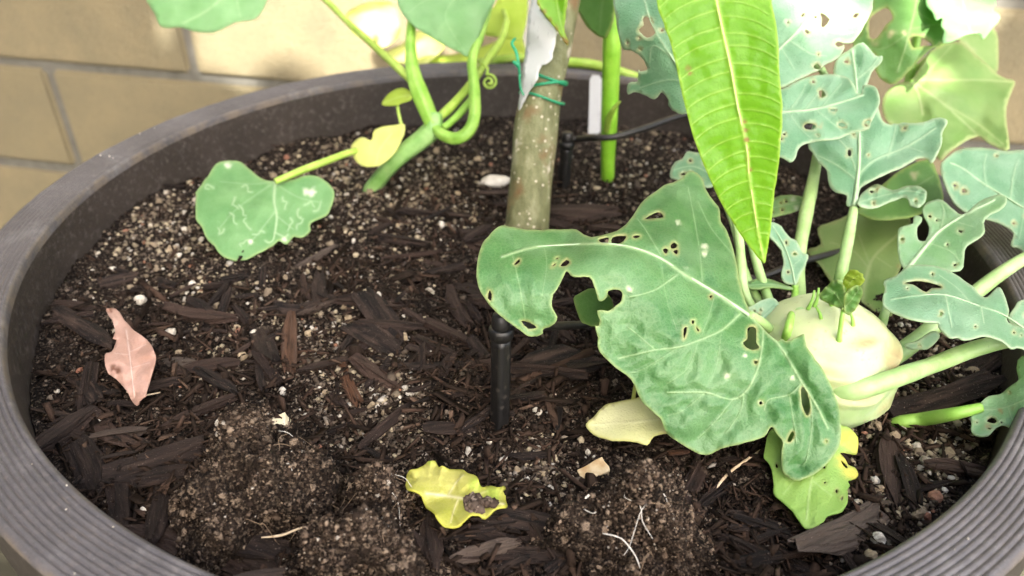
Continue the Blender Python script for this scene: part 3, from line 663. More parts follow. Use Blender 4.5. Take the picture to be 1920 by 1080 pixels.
HERO = [((350, 985), (515, 1045), 1.5, 'large rough bark chip beside the soil clod at the rim of the pot'),
        ((330, 1020), (440, 1065), 1.0, None), ((270, 895), (365, 880), 1.4, None), ((210, 880), (235, 985), 1.1, None), ((190, 830), (245, 905), 0.9, None),
        ((150, 830), (180, 905), 1.6, None), ((278, 975), (335, 1030), 0.6, 'slim orange-brown bark sliver by the pot rim'), ((300, 965), (370, 930), 1.0, None), ((115, 590), (200, 640), 1.6, 'broad reddish bark chip beside the pinkish dry leaf'),
        ((840, 1005), (960, 985), 0.9, 'long bark chip under the edge of the yellow leaf'), ((860, 1050), (960, 1020), 1.7, None), ((1380, 965), (1510, 1015), 1.3, None), ((1520, 1030), (1660, 965), 1.3, 'thick dark bark chip in front of the pale green old leaf'),
        ((1360, 1060), (1460, 1045), 1.2, None), ((1480, 1060), (1560, 1080), 1.4, None), ((1590, 1040), (1620, 1085), 1.6, None), ((1660, 800), (1660, 930), 1.5, 'wide dark bark slab beside the kohlrabi'), ((1690, 920), (1775, 905), 0.8, None),
        ((1690, 770), (1850, 725), 1.1, 'long dark bark piece behind the thick petiole stub'), ((960, 700), (1110, 670), 2.0, 'large weathered brown bark slab behind the drip stake'), ((880, 800), (960, 740), 0.8, None), ((940, 690), (1000, 620), 0.7, None), ((520, 585), (605, 590), 2.3, 'rounded grey bark knot on the soil'),
        ((740, 490), (880, 455), 1.0, None), ((780, 520), (860, 500), 1.0, None), ((600, 520), (600, 590), 1.0, None), ((760, 400), (900, 405), 1.0, None), ((1020, 400), (1150, 400), 1.6, None), ((700, 440), (790, 460), 1.1, None), ((840, 545), (870, 600), 1.2, None),
        ((640, 690), (665, 750), 1.0, None), ((560, 690), (660, 675), 0.7, None), ((330, 690), (440, 680), 0.9, None), ((380, 690), (440, 735), 1.5, None), ((740, 690), (870, 680), 0.7, None), ((70, 772), (175, 785), 0.9, None), ((780, 600), (880, 640), 1.0, None), ((640, 560), (740, 575), .8, None), ((1250, 900), (1310, 960), 0.9, None), ((1690, 860), (1720, 950), 1.2, None)]
for (a, b, w, lab) in HERO:
    an, L = ground_ang(*a, *b); chip((a[0] + b[0]) / 2, (a[1] + b[1]) / 2, an, L * 1.05, w * 0.85, random.uniform(-0.12, 0.12), None, 0.002, lab)
qs = soil_px(330, lambda x, y: blobs(x, y, BARK, 0.08))
nch = 0
for x, y in qs:
    cx, cy = to_px((x, y, -.032))
    if nch >= 255 or any((cx - a) ** 2 + (cy - b) ** 2 < r * r for a, b, r in KEEP_CLEAR): continue
    nch += 1
    o = bpy.data.objects.new('bark_chip', CHIPS[random.randrange(26)]); COL.objects.link(o)
    L = random.choice([0.010, 0.012, 0.015, 0.019, 0.024, 0.033]) * random.uniform(0.8, 1.2); k = L / 0.02
    o.scale = (k, k * random.uniform(0.7, 1.4), k * random.uniform(0.8, 1.3)); o.location = (x, y, float(soil_z(x, y)) + random.uniform(0.0006, 0.0032))
    o.rotation_euler = (random.uniform(-0.6, 0.6), random.uniform(-0.25, 0.25), random.gauss(0.0, 0.9))
    tag(o, 'dark brown bark chip lying on the potting soil', 'bark chip', 'bark chips on the soil')

# perlite granules and pebbles that can be told apart
def grain_mesh(i, name, mat):
    bm = bmesh.new(); bmesh.ops.create_icosphere(bm, subdivisions=2, radius=1); V = np.array([v.co[:] for v in bm.verts]); Fc = [[v.index for v in f.verts] for f in bm.faces]; bm.free()
    r = np.random.default_rng(i); V = V * (1 + 0.34 * fbm(V + i * 7.3, 1.3, 3, i))[:, None] * r.uniform(0.7, 1.3, 3)
    me = mesh(name, V * 0.001, Fc); me.materials.append(mat); return me
GR = {'perlite_granule': [grain_mesh(i, 'perlite_granule', MAT['perlite']) for i in range(8)], 'pebble': [grain_mesh(20 + i, 'pebble', MAT['pebble']) for i in range(8)], 'reddish_pebble': [grain_mesh(40 + i, 'reddish_pebble', MAT['pebble_red']) for i in range(4)]}
GLAB = {'perlite_granule': ('rough white perlite granule on the potting soil', 'perlite', 'perlite granules in the soil'), 'pebble': ('small tan pebble on the potting soil', 'pebble', 'tan pebbles in the soil'), 'reddish_pebble': ('small reddish pebble on the potting soil', 'pebble', 'reddish pebbles in the soil')}
def grain(kind, x, y, r, lift=0.3, label=None):
    o = bpy.data.objects.new(kind, random.choice(GR[kind])); COL.objects.link(o)
    o.scale = (r * random.uniform(0.8, 1.3), r, r * random.uniform(0.7, 1.0)); o.location = (x, y, float(soil_z(x, y)) + r * 0.001 * lift); o.rotation_euler = [random.uniform(0, 6.28) for _ in range(3)]
    l, c, g = GLAB[kind]; return tag(o, label or l, c, None if label else g)
for x, y in soil_px(110, lambda x, y: blobs(x, y, GRAVEL, 0.14)): grain('perlite_granule', x, y, random.uniform(0.8, 1.9))
for x, y in soil_px(120, lambda x, y: blobs(x, y, GRAVEL, 0.03)): grain('pebble', x, y, random.uniform(1.2, 2.6))
for x, y in soil_px(14, lambda x, y: blobs(x, y, GRAVEL, 0.10)): grain('reddish_pebble', x, y, random.uniform(0.9, 2.0))
for px, py, r in [(305, 960, 2.2), (320, 627, 2.6), (265, 565, 2.8), (770, 740, 2.0), (710, 555, 2.0), (760, 737, 1.6), (805, 550, 2.4), (440, 600, 2.0), (1640, 905, 1.9), (1700, 885, 2.0), (1725, 882, 1.8), (1735, 866, 2.0), (1665, 1015, 2.2), (1645, 1015, 2.6), (1605, 943, 1.8), (1630, 948, 1.8), (880, 850, 1.6), (380, 715, 1.8), (540, 810, 2.0), (1690, 806, 2.6), (530, 735, 2.0)]:
    q = on_soil(px, py); grain('perlite_granule', q[0], q[1], r)
MAT['white_stone'] = stem_mat('white_stone', (0.46, 0.43, 0.36), (0.62, 0.59, 0.52), rough=0.8, sc=150)
q = on_soil(930, 345); o = bpy.data.objects.new('white_stone', grain_mesh(77, 'white_stone', MAT['white_stone'])); COL.objects.link(o); o.data.polygons.foreach_set('use_smooth', np.ones(len(o.data.polygons), bool))
o.scale = (9.5, 6, 5); o.location = (q[0], q[1], q[2] + .002); o.rotation_euler = (.2, .1, .35); tag(o, 'large smooth white stone beside the young tree trunk', 'stone')
for px, py, r in [(188, 291, 1.0), (205, 293, .9), (212, 296, .7), (262, 250, .8), (124, 955, .6), (212, 988, .5), (125, 910, .5), (140, 1075, .6), (1815, 1010, .6), (290, 240, .5), (1790, 1030, .4), (60, 870, .4)]:
    q = Z(px, py, .0004); o = grain('perlite_granule', q[0], q[1], r * .55, .3, None); o.location.z = .0004; o['label'] = 'tiny white perlite crumb on the ribbed pot rim'; o['group'] = 'crumbs on the pot rim'
for px, py, r in [(1750, 935, 2.6), (1735, 970, 2.2), (600, 840, 1.2)]:
    q = on_soil(px, py); grain('reddish_pebble', q[0], q[1], r)

# loose clods of root-bound soil
CLODS = []
def top_z(x, y):
    z = float(soil_z(x, y))
    for cx, cy, rx, ry, h, z0 in CLODS:
        r = math.hypot((x - cx) / rx, (y - cy) / ry)
        if r < 1: z = max(z, z0 + h * math.cos(r * math.pi / 2) ** .75)
    return z
def on_top(px, py, lift=0.0):
    lo, hi = 0.15, 0.60                      # march along the sight line until it meets the ground or a clod
    for t in np.arange(0.2, 0.7, 0.0004):
        q = P(px, py, t)
        if q[2] < top_z(q[0], q[1]) + lift: return q
    return on_soil(px, py, lift)
def clod(px, py, rx, ry, h, label, seed):
    q = on_soil(px, py); z0 = float(soil_z(q[0], q[1])) - 0.004; n1, n2 = 150, 60; V, Fc = [], []
    th, ph = np.meshgrid(np.linspace(0, 2 * math.pi, n1, endpoint=False), np.linspace(0, 1, n2))
    dx, dy = np.cos(th), np.sin(th); rad = ph
    prof = np.cos(np.clip(rad, 0, 1) * math.pi / 2) ** 0.75
    an_ = np.stack([dx, dy, 0 * dx], -1); prof = prof * (1 + .28 * fbm(an_ * rad[..., None], 1.6, 2, seed + 1) * (1 - .3 * rad)); wob_ = 1 + .26 * fbm(an_, 1.3, 3, seed + 2)
    p = np.stack([dx * rad * rx * wob_, dy * rad * ry * wob_, prof * h], -1).reshape(-1, 3)
    nz = p / (np.array([rx, ry, h])) ; nz /= np.linalg.norm(nz, axis=1)[:, None] + 1e-9
    CLODS.append((q[0], q[1], rx, ry, h, z0))
    lump = 0.0070 * fbm(p, 85, 2, seed) + 0.0034 * np.abs(fbm(p, 260, 2, seed + 4)) + 0.0009 * noise3(p, 900, seed + 7)
    p = p + nz * lump[:, None] + np.array([q[0], q[1], z0])
    for i in range(n2 - 1):
        for k in range(n1):
            k2 = (k + 1) % n1; Fc.append((i * n1 + k, (i + 1) * n1 + k, (i + 1) * n1 + k2, i * n1 + k2))
    root = empty('soil_clod', (q[0], q[1], z0), label, 'soil clod')
    link('clod_body', mesh('clod_body', p, Fc), MAT['clod'], root)
    m = int(11000 * rx / 0.03); w_ = np.clip(.5 + 1.3 * fbm(p, 120, 2, seed + 9), .02, 1); i = rng.choice(len(p), m, p=w_ / w_.sum()); s = rng.gamma(1.3, 0.00021, m) + 0.00010
    cr = stuff_mesh('crumbs', p[i] + rng.normal(0, 0.0005, (m, 3)), s, palette(m, [(0.010, 0.0065, 0.0045), (0.04, 0.027, 0.018), (0.10, 0.072, 0.052), (0.21, 0.16, 0.115), (0.42, 0.38, 0.32)], [5, 4, 4, 2.6, 0.25]), MAT['crumb'], OCT_V, OCT_F, root); cr['kind'] = 'stuff'
    hr = np.random.default_rng(seed)            # root hairs and wiry fibres
    for k in range(int(11 * rx / .03)):
        a, r = hr.uniform(0, 6.28), hr.uniform(.1, .85); st_ = np.array([q[0] + rx * r * math.cos(a), q[1] + ry * r * math.sin(a)]); dv = hr.normal(0, 1, 2); dv /= np.linalg.norm(dv); pts = []
        for u in range(5):
            w2 = st_ + dv * .0035 * u + hr.normal(0, .0010, 2); pts.append((w2[0], w2[1], top_z(w2[0], w2[1]) + hr.uniform(.0004, .0035)))
        tube('root_hair', pts, [.00008, .00011, .00011, .00009, .00006], MAT['root_dark'] if k % 4 else MAT['root_white'], root, sides=5, n=3)
    return root
clod(482, 930, 0.031, 0.025, 0.036, 'dark crumbly soil clod with root hairs beside the large rough bark chip', 11)
clod(1185, 1015, 0.030, 0.023, 0.031, 'dark crumbly soil clod with a white branching root on it', 21)
clod(715, 950, 0.017, 0.012, 0.018, 'small soil clod touching the yellow fallen leaf', 31)
clod(690, 1065, 0.023, 0.014, 0.021, 'low crumbly soil clod between the yellow leaf and the pot rim', 41)

def root_strand(spec, label, mat='root', branches=()):
    q0 = on_soil(spec[0][0], spec[0][1]); e = empty('root_strand', q0, label, 'root')
    def pts(s): return [on_top(x, y, min(l, .004) * .35) for x, y, l, r in s], [r for x, y, l, r in s]
    p, r = pts(spec); r = [x * .65 for x in r]; tube('strand', p, r, MAT[mat], e, sides=7, wob=0.25)
    for b in branches:
        p, r = pts(b); r = [x * .6 for x in r]; tube('side_root', p, r, MAT[mat], e, sides=6, wob=0.25)
root_strand([(490, 1008, .003, .0004), (530, 1003, .004, .0007), (570, 988, .003, .0006), (620, 984, .001, .0004)], 'pale thin root lying across the soil under the largest clod')
root_strand([(1050, 1005, .004, .0003), (1060, 970, .008, .0006), (1085, 945, .010, .0008), (1105, 928, .010, .0005)], 'white branching root on the soil clod', 'root_white', [[(1060, 972, .008, .0004), (1040, 982, .006, .0003), (1022, 982, .004, .00025)], [(1085, 945, .010, .0004), (1075, 935, .010, .0003), (1065, 930, .008, .0002)], [(1095, 955, .010, .0003), (1110, 962, .010, .0002), (1118, 960, .010, .0002)]])
root_strand([(1335, 935, .002, .0004), (1350, 905, .004, .0009), (1375, 880, .006, .0008), (1400, 862, .008, .0008), (1430, 842, .012, .0006)], 'brown wiry root sticking up below the large kohlrabi leaf')
root_strand([(1130, 1000, .012, .0003), (1165, 1010, .013, .0003), (1190, 1040, .010, .0003), (1200, 1065, .006, .0002)], 'hair-thin pale root trailing down the clod', 'root_white')
# broken pieces of cut stalk
def stalk_bit(name, px, py, w, h, d, ang, label, mat):
    q = on_top(px, py, h * 0.35); bm = bmesh.new(); bmesh.ops.create_cube(bm, size=1); bmesh.ops.subdivide_edges(bm, edges=bm.edges[:], cuts=3, use_grid_fill=True)
    for v in bm.verts:
        c = np.array(v.co[:]); k = 1 + 0.16 * float(fbm(c[None] * 1.0 + px, 1.7, 2, 3)[0]); v.co = (c[0] * w * k, c[1] * d * k, c[2] * h * k)
    bmesh.ops.bevel(bm, geom=bm.edges[:], offset=0.0002, segments=1, affect='EDGES')
    me = bpy.data.meshes.new(name); bm.to_mesh(me); bm.free(); o = link(name, me, mat); o.location = Vector(q); o.rotation_euler = (0.25, -0.3, ang)
    return tag(o, label, 'stalk')
MAT['stalk'] = stem_mat('cut_stalk_tan', (0.42, 0.27, 0.12), (0.66, 0.55, 0.34), rough=0.8, sc=260)
MAT['stalk_white'] = stem_mat('cut_stalk_cream', (0.66, 0.56, 0.34), (0.76, 0.70, 0.52), rough=0.7, sc=200)
stalk_bit('cut_stalk', 1112, 886, 0.011, 0.005, 0.006, 0.35, 'tan piece of cut stalk stuck in the clod with the white root', MAT['stalk'])
stalk_bit('cut_stalk', 528, 796, 0.006, 0.006, 0.0065, 0.2, 'cream stub of cut stalk poking out of the soil clod', MAT['stalk_white'])

# ================================================================== FALLEN LEAVES
def fallen(name, px, py, label):
    return empty(name, on_soil(px, py), label, 'leaf')
e = fallen('fallen_leaf', 850, 930, 'yellow fallen kohlrabi leaf with wavy edge and crumbs of soil on it')
yl = [(762, 895), (764, 886), (771, 880), (784, 879), (798, 870), (804, 864), (816, 864), (823, 876), (829, 873), (844, 879), (866, 880), (876, 887), (893, 893), (899, 905), (904, 913), (919, 910), (937, 914), (946, 911), (949, 923), (949, 938), (950, 950), (930, 953), (910, 971), (897, 966), (882, 966), (870, 978), (859, 987), (836, 988), (823, 976), (814, 961), (799, 951), (790, 930), (777, 920), (761, 916)]
leaf('blade', e, yl, flat([(762, 900, -.020), (810, 866, -.019), (950, 920, -.017), (930, 950, -.014), (860, 985, -.015), (790, 930, -.016), (850, 930, -.0185), (890, 900, -.015)], 0), MAT['yellow'],
     veins=[([(800, 925), (840, 930), (890, 938), (945, 945)], 7, .8), ([(840, 930), (855, 905), (870, 890)], 4, .6), ([(860, 933), (850, 960), (845, 980)], 4, .6), ([(880, 935), (910, 922), (930, 918)], 4, .5)], step=4, spots=[(925, 925, 16), (890, 908, 12), (808, 868, 6)], crinkle=.0018, ruffle=.0022)
m = 420; a = rng.uniform(0, 6.28, m); r = np.sqrt(rng.random(m)); cx = np.where(rng.random(m) < 0.7, 888, 915); px = cx + np.cos(a) * r * 17; py = np.where(cx == 888, 945, 942) + np.sin(a) * r * np.where(cx == 888, 17, 6)
pos = np.array([Z(x, y, -0.0150 + 0.0022 * (1 - q) + .0005) for x, y, q in zip(px, py, r)]); s = rng.gamma(2, .00022, m) + .0003
tag(stuff_mesh('soil_crumbs_on_leaf', pos, s, palette(m, [(0.05, .035, .027), (.12, .09, .07), (.25, .2, .16)], [3, 3, 1]), MAT['crumb'], ICO_V, ICO_F), 'little heap of soil crumbs lying on the yellow leaf', 'soil crumbs', kind='stuff')
e = fallen('fallen_leaf', 1185, 790, 'cream coloured fallen leaf on the soil under the large kohlrabi leaf')
leaf('blade', e, [(1098, 797), (1104, 788), (1113, 782), (1128, 765), (1141, 756), (1165, 752), (1187, 748), (1220, 742), (1270, 755), (1290, 790), (1270, 812), (1250, 811), (1227, 817), (1213, 834), (1193, 828), (1170, 826), (1147, 825), (1113, 814)],
     flat([(1100, 797, -.018), (1187, 748, -.015), (1213, 832, -.016), (1280, 790, -.013), (1190, 790, -.0145)], 0), MAT['cream'], veins=[([(1280, 780), (1200, 790), (1110, 797)], 6, .7)], spots=[(1113, 784, 3), (1130, 766, 3.5), (1150, 758, 3.5), (1168, 752, 3), (1118, 805, 2), (1180, 805, 2)], step=5, crinkle=.0006)
ptube('petiole', [(1187, 752, tz(1187, 752, -.0155), 4), (1190, 730, tz(1190, 730, -.018), 3.5), (1196, 700, tz(1196, 700, -.018), 3)], MAT['cotyledon'], e, sides=8)
e = fallen('fallen_leaf', 250, 735, 'dry pinkish tan leaf with a brown patch standing against the bark')
leaf('blade', e, [(200, 581), (209, 577), (219, 580), (234, 601), (250, 618), (275, 636), (287, 655), (292, 669), (285, 696), (277, 731), (275, 739), (264, 749), (256, 760), (244, 747), (238, 733), (219, 712), (201, 694), (197, 665), (209, 659), (219, 638), (213, 632), (216, 616), (209, 599), (201, 587)],
     flat([(205, 580, -.016), (256, 758, -.022), (290, 668, -.010), (198, 670, -.013), (245, 680, -.0145), (240, 610, -.014)], 0), MAT['pink'], veins=[([(237, 620), (243, 665), (247, 700), (252, 745)], 3.0, .9), ([(243, 660), (275, 645)], 1.6, .4), ([(246, 690), (280, 680)], 1.6, .4), ([(243, 665), (212, 662)], 1.6, .4)], spots=[(222, 694, 9), (212, 690, 6), (208, 580, 5)], step=4, crinkle=.0022, ruffle=.0016)
ptube('petiole', [(238, 735, tz(238, 735, -.024), 1.6), (262, 742, tz(262, 742, -.022), 1.6), (300, 736, tz(300, 736, -.025), 1.3)], MAT['root'], e, sides=6)

# ================================================================== KOHLRABI
bc = Z(1536, 680, -0.004); bt = tz(1536, 680, -0.004); BR = 137 * bt / F_PX; BZ = 0.93
kohl = empty('kohlrabi_plant', (bc[0], bc[1], -0.033), 'kohlrabi plant with pale round bulb and hole-eaten bluish leaves', 'kohlrabi')
bm = bmesh.new(); bmesh.ops.create_uvsphere(bm, u_segments=96, v_segments=64, radius=1); V = np.array([v.co[:] for v in bm.verts]); Fc = [[v.index for v in f.verts] for f in bm.faces]; bm.free()
az = np.arctan2(V[:, 1], V[:, 0])
scar = np.zeros(len(V)); sh = 1 + 0.035 * fbm(V, 1.6, 3, 4) + 0.018 * np.cos(5 * az + 0.6) * (1 - V[:, 2] ** 2)
for (lx, ly, lz) in [(-.5, -.7, -.25), (.62, -.6, -.18), (.1, -.95, .18), (-.35, -.75, .45), (.7, -.35, .42), (.95, -.1, -.1), (.25, -.55, .72)]:
    c_ = np.array([lx, ly, lz]); c_ = c_ / np.linalg.norm(c_); w_ = np.arctan2(V[:, 1], V[:, 0]) - math.atan2(c_[1], c_[0]); w_ = (w_ + math.pi) % (2 * math.pi) - math.pi
    hz = V[:, 2] - c_[2]; wd = np.exp(-(w_ / .42) ** 2)
    sh = sh + 0.075 * wd * np.exp(-(hz / .06) ** 2) - 0.055 * wd * np.exp(-((hz - .15) / .09) ** 2)   # ledge left by a shed leaf
    scar = np.maximum(scar, np.exp(-(w_ / .34) ** 2) * np.exp(-((hz - .05) / .05) ** 2))
W = V * sh[:, None] * np.array([1.0, 1.0, BZ]); W[:, :2] *= (1 - 0.20 * np.clip(-W[:, 2:], 0, 1) ** 2)
me = mesh('bulb', W * BR + bc, Fc)
at = me.attributes.new('top', 'FLOAT', 'POINT'); at.data.foreach_set('value', np.clip((V[:, 2] - 0.15) * 1.6 + 0.4 * fbm(V, 2.5, 2, 9), 0, 0.9).astype(np.float32))
st = np.exp(-(np.linalg.norm(V - np.array([.72, -.55, .42]), axis=1) / 0.36) ** 2) * np.clip(0.6 + 1.2 * fbm(V, 5, 3, 14), 0, 1) + 0.7 * np.exp(-(np.linalg.norm(V - np.array([-.05, -.8, .3]), axis=1) / 0.3) ** 2) * np.clip(0.1 + 1.6 * fbm(V, 4, 3, 24), 0, 1)
at = me.attributes.new('stain', 'FLOAT', 'POINT'); at.data.foreach_set('value', np.clip(st, 0, 1).astype(np.float32))
at = me.attributes.new('scar', 'FLOAT', 'POINT'); at.data.foreach_set('value', np.clip(scar, 0, 1).astype(np.float32))
link('bulb', me, MAT['bulb'], kohl)
tube('root_collar', [bc + np.array([0, 0, -BR * .8]), bc + np.array([.001, 0, -BR * 1.2]), bc + np.array([.001, .001, -BR * 1.7])], [BR * .45, BR * .26, BR * .2], MAT['petiole'], kohl, sides=14)
def on_bulb(px, py, sink=0.0005):          # distance at which a sight line meets the bulb
    d = FW + RT * ((px - 960) / F_PX) + UP * ((540 - py) / F_PX); sc_ = np.array([1, 1, 1 / BZ]); d2 = d * sc_; o2 = (CAM - bc) * sc_
    A, B, C = d2 @ d2, 2 * o2 @ d2, o2 @ o2 - (BR * 1.0) ** 2; q = B * B - 4 * A * C
    return (-B - math.sqrt(q)) / (2 * A) + sink if q > 0 else bt

big = [(935, 424), (915, 444), (902, 463), (893, 507), (897, 537), (917, 570), (943, 596), (973, 618), (991, 630), (1006, 631), (1017, 626), (1018, 618), (1035, 611), (1045, 596), (1035, 574), (1037, 552), (1050, 533), (1058, 515), (1064, 507), (1076, 518), (1106, 519), (1117, 544), (1124, 565), (1137, 559), (1141, 546), (1154, 543), (1167, 548), (1165, 563), (1154, 574), (1139, 583), (1120, 583), (1124, 600), (1122, 611), (1116, 613), (1121, 633), (1124, 659), (1152, 687), (1184, 712), (1197, 740), (1208, 759), (1238, 785), (1250, 813), (1280, 834), (1310, 851), (1327, 853), (1353, 841), (1399, 830), (1433, 819), (1446, 800), (1457, 813), (1468, 830), (1465, 855), (1465, 876), (1474, 893), (1493, 902), (1514, 896), (1540, 879), (1561, 857), (1574, 834), (1577, 796), (1574, 766), (1565, 740), (1553, 710), (1531, 676), (1512, 649), (1508, 627), (1499, 629), (1476, 640), (1465, 635), (1457, 639), (1438, 623), (1416, 600), (1402, 574), (1395, 556), (1387, 530), (1382, 500), (1376, 470), (1365, 437), (1352, 415), (1348, 389), (1336, 374), (1324, 356), (1317, 335), (1302, 322), (1291, 320), (1280, 333), (1269, 339), (1243, 348), (1224, 363), (1202, 381), (1187, 404), (1165, 428), (1139, 438), (1121, 443), (1102, 443), (1080, 430), (1058, 430), (1028, 430), (987, 430), (954, 424)]
def c2(L): return [(1080 + x / 2.7, 300 + y / 2.7) for x, y in L]
def c1(L): return [(880 + x / 2.7, 300 + y / 2.7) for x, y in L]
def c3(L): return [(1080 + x / 2.348, 540 + y / 2.348) for x, y in L]
big_holes = [c2([(345, 298), (400, 265), (430, 265), (442, 290), (390, 295)]), c2([(115, 400), (140, 392), (165, 390), (160, 420), (125, 416)]), c2([(185, 388), (230, 380), (255, 385), (240, 410), (210, 425), (180, 420)]), c2([(287, 385), (310, 378), (328, 385), (300, 397)]), c2([(480, 430), (500, 415), (515, 430), (505, 445), (483, 448)]), c2([(440, 455), (455, 445), (468, 455), (455, 475)]), c2([(516, 452), (512, 478), (492, 462)]),
             c1([(460, 535), (490, 502), (508, 515), (490, 535)]), c1([(228, 525), (250, 500), (255, 515), (235, 530)]), c1([(92, 700), (100, 658), (113, 680), (110, 712)]), c1([(262, 815), (300, 822), (342, 848), (300, 855)]), c1([(435, 497), (450, 490), (448, 500)]), c1([(415, 540), (435, 520), (435, 530)]),
             c3([(735, 240), (755, 225), (755, 178), (780, 168), (795, 185), (795, 240), (808, 262), (780, 272), (750, 262)]), c3([(990, 445), (1005, 440), (1025, 490), (1030, 545), (1015, 562), (995, 510)]), c3([(930, 672), (950, 632), (960, 645), (945, 677)]), c3([(808, 500), (820, 500), (820, 513), (808, 513)]), c3([(840, 142), (858, 145), (850, 158)]), c3([(1098, 672), (1108, 672), (1104, 682)]), c3([(785, 322), (800, 322), (796, 334), (787, 332)]),
             c2([(545, 855), (562, 845), (556, 885), (546, 905)]), c2([(588, 812), (600, 812), (598, 830), (588, 828)]), c2([(608, 845), (625, 860), (618, 868)]), c2([(675, 690), (690, 682), (685, 700)])]
big_veins = [([(1404, 591), (1339, 548), (1284, 515), (1239, 485), (1195, 467), (1139, 457), (1065, 459), (1000, 464), (940, 482)], 9), ([(1404, 591), (1416, 600), (1450, 634), (1472, 663), (1502, 715), (1531, 761), (1553, 804)], 7, .85),
             ([(1387, 589), (1353, 619), (1310, 638), (1272, 651), (1229, 656), (1161, 672)], 5.5, .8), ([(1229, 656), (1193, 625), (1178, 614)], 3.5, .6), ([(1431, 621), (1429, 651), (1421, 689), (1404, 727), (1374, 749), (1323, 736), (1250, 736)], 5, .8), ([(1374, 749), (1344, 787), (1310, 821)], 3.2, .55), ([(1395, 736), (1387, 774), (1361, 812)], 3, .5),
             ([(1502, 719), (1480, 740), (1442, 749), (1433, 770)], 4, .6), ([(1480, 740), (1489, 795), (1493, 830)], 3, .5), ([(1519, 744), (1523, 796), (1514, 855), (1506, 872)], 3, .5), ([(1269, 515), (1239, 537), (1217, 548), (1180, 557)], 4.5, .7), ([(1317, 530), (1313, 478), (1302, 411), (1290, 350)], 3.5, .45), ([(1239, 478), (1210, 430), (1195, 410)], 3.5, .5), ([(1376, 478), (1335, 430), (1310, 380)], 3, .4), ([(1353, 619), (1345, 680), (1330, 720)], 2.2, .3), ([(1310, 638), (1290, 690), (1250, 720)], 2.2, .3), ([(1340, 552), (1330, 590), (1315, 630)], 2.5, .35), ([(1240, 490), (1250, 560), (1270, 620)], 2, .25), ([(960, 475), (975, 540), (985, 600)], 3, .4), ([(1020, 462), (1025, 500), (1015, 560)], 3, .35), ([(1323, 736), (1280, 770), (1250, 780)], 2.2, .35), ([(1272, 651), (1210, 690), (1180, 700)], 2.2, .35)]
big_ctrl = [(897, 510, .284), (940, 428, .304), (1000, 432, .313), (1000, 625, .283), (960, 520, .277), (1080, 432, .320), (1105, 446, .302), (1064, 505, .286), (1120, 600, .287), (1140, 452, .299), (1190, 405, .318), (1290, 322, .357), (1350, 400, .343), (1250, 440, .309), (1250, 500, .297), (1330, 545, .301), (1398, 587, .300), (1385, 500, .318), (1340, 470, .317), (1250, 700, .284), (1310, 850, .289), (1200, 740, .286), (1380, 760, .287), (1445, 800, .287), (1500, 720, .287), (1540, 720, .287), (1490, 900, .283), (1575, 800, .288), (1510, 630, .293), (1450, 640, .295), (1460, 700, .288), (1300, 620, .289)]
b = leaf('leaf', kohl, big, big_ctrl, MAT['kohl'], big_holes, big_veins, step=5.0, crinkle=.0016, bulge=.0018, rib=5.0, vein_w=.42, spots=[(1362, 705, 6), (1397, 667, 3.5), (1486, 708, 5), (1180, 541, 6), (1321, 463, 6), (1322, 475, 5), (1427, 754, 3), (1272, 418, 5), (1286, 503, 3), (1440, 603, 3)], thick=.00045)
b['label'] = 'large drooping kohlrabi leaf riddled with holes'
tube('petiole', [P(1404, 591, .3015), P(1430, 606, .306), P(1450, 625, .311), P(1480, 650, on_bulb(1480, 650, .004))], [9 * .305 / F_PX, 10 * .31 / F_PX, 10 * .32 / F_PX, 11 * .33 / F_PX], MAT['petiole'], b, sides=10)
leaf('leaf', kohl, [(1075, 560), (1092, 548), (1110, 540), (1140, 552), (1150, 580), (1135, 605), (1115, 612), (1098, 608), (1088, 600)], [(1080, 570, .322), (1140, 560, .315), (1110, 610, .318)], MAT['squash_dark'], step=6)

def kleaf(out, ctrl, mat, holes=(), veins=(), rib=3.0, pet=None, petm='petiole', **kw):
    b = leaf('leaf', kohl, out, ctrl, MAT[mat], holes, veins, rib=rib, nibble=6, **kw)
    if pet: ptube('petiole', pet, MAT[petm], b, sides=10)
    return b
def c4(L): return [(1140 + x / 3.0, y / 3.0) for x, y in L]
def c6(L): return [(1440 + x / 3.176, y / 3.176) for x, y in L]
# bluish leaf with a hole, partly behind the hanging leaf
kleaf([(1152, 20), (1160, 67), (1168, 92), (1183, 95), (1200, 105), (1210, 120), (1214, 130), (1200, 135), (1197, 132), (1195, 153), (1177, 157), (1177, 177), (1190, 172), (1207, 177), (1227, 186), (1240, 173), (1252, 187), (1253, 198), (1267, 210), (1287, 213), (1315, 190), (1330, 110), (1320, 0), (1290, -80), (1230, -110), (1170, -80), (1150, -20)],
      [(1155, 0, .365), (1185, 170, .375), (1280, 205, .36), (1320, 60, .355), (1230, -90, .37), (1230, 60, .352)], 'kohl_blue', [c4([(170, 165), (200, 140), (195, 105), (215, 90), (245, 110), (250, 145), (268, 180), (245, 205), (215, 215), (185, 190)])],
      [([(1330, 190), (1290, 150), (1255, 100), (1220, 40), (1200, -40)], 6, .7), ([(1262, 110), (1225, 85), (1218, 120)], 4, .6), ([(1295, 155), (1250, 150), (1200, 165)], 3.5, .5)], step=8,
      pet=[(1330, 190, .357, 7), (1365, 330, .352, 8), (1386, 450, .345, 9), (1393, 540, .34, 10), (1420, 590, .335, 10), (1462, 640, on_bulb(1462, 640, .003), 10)])
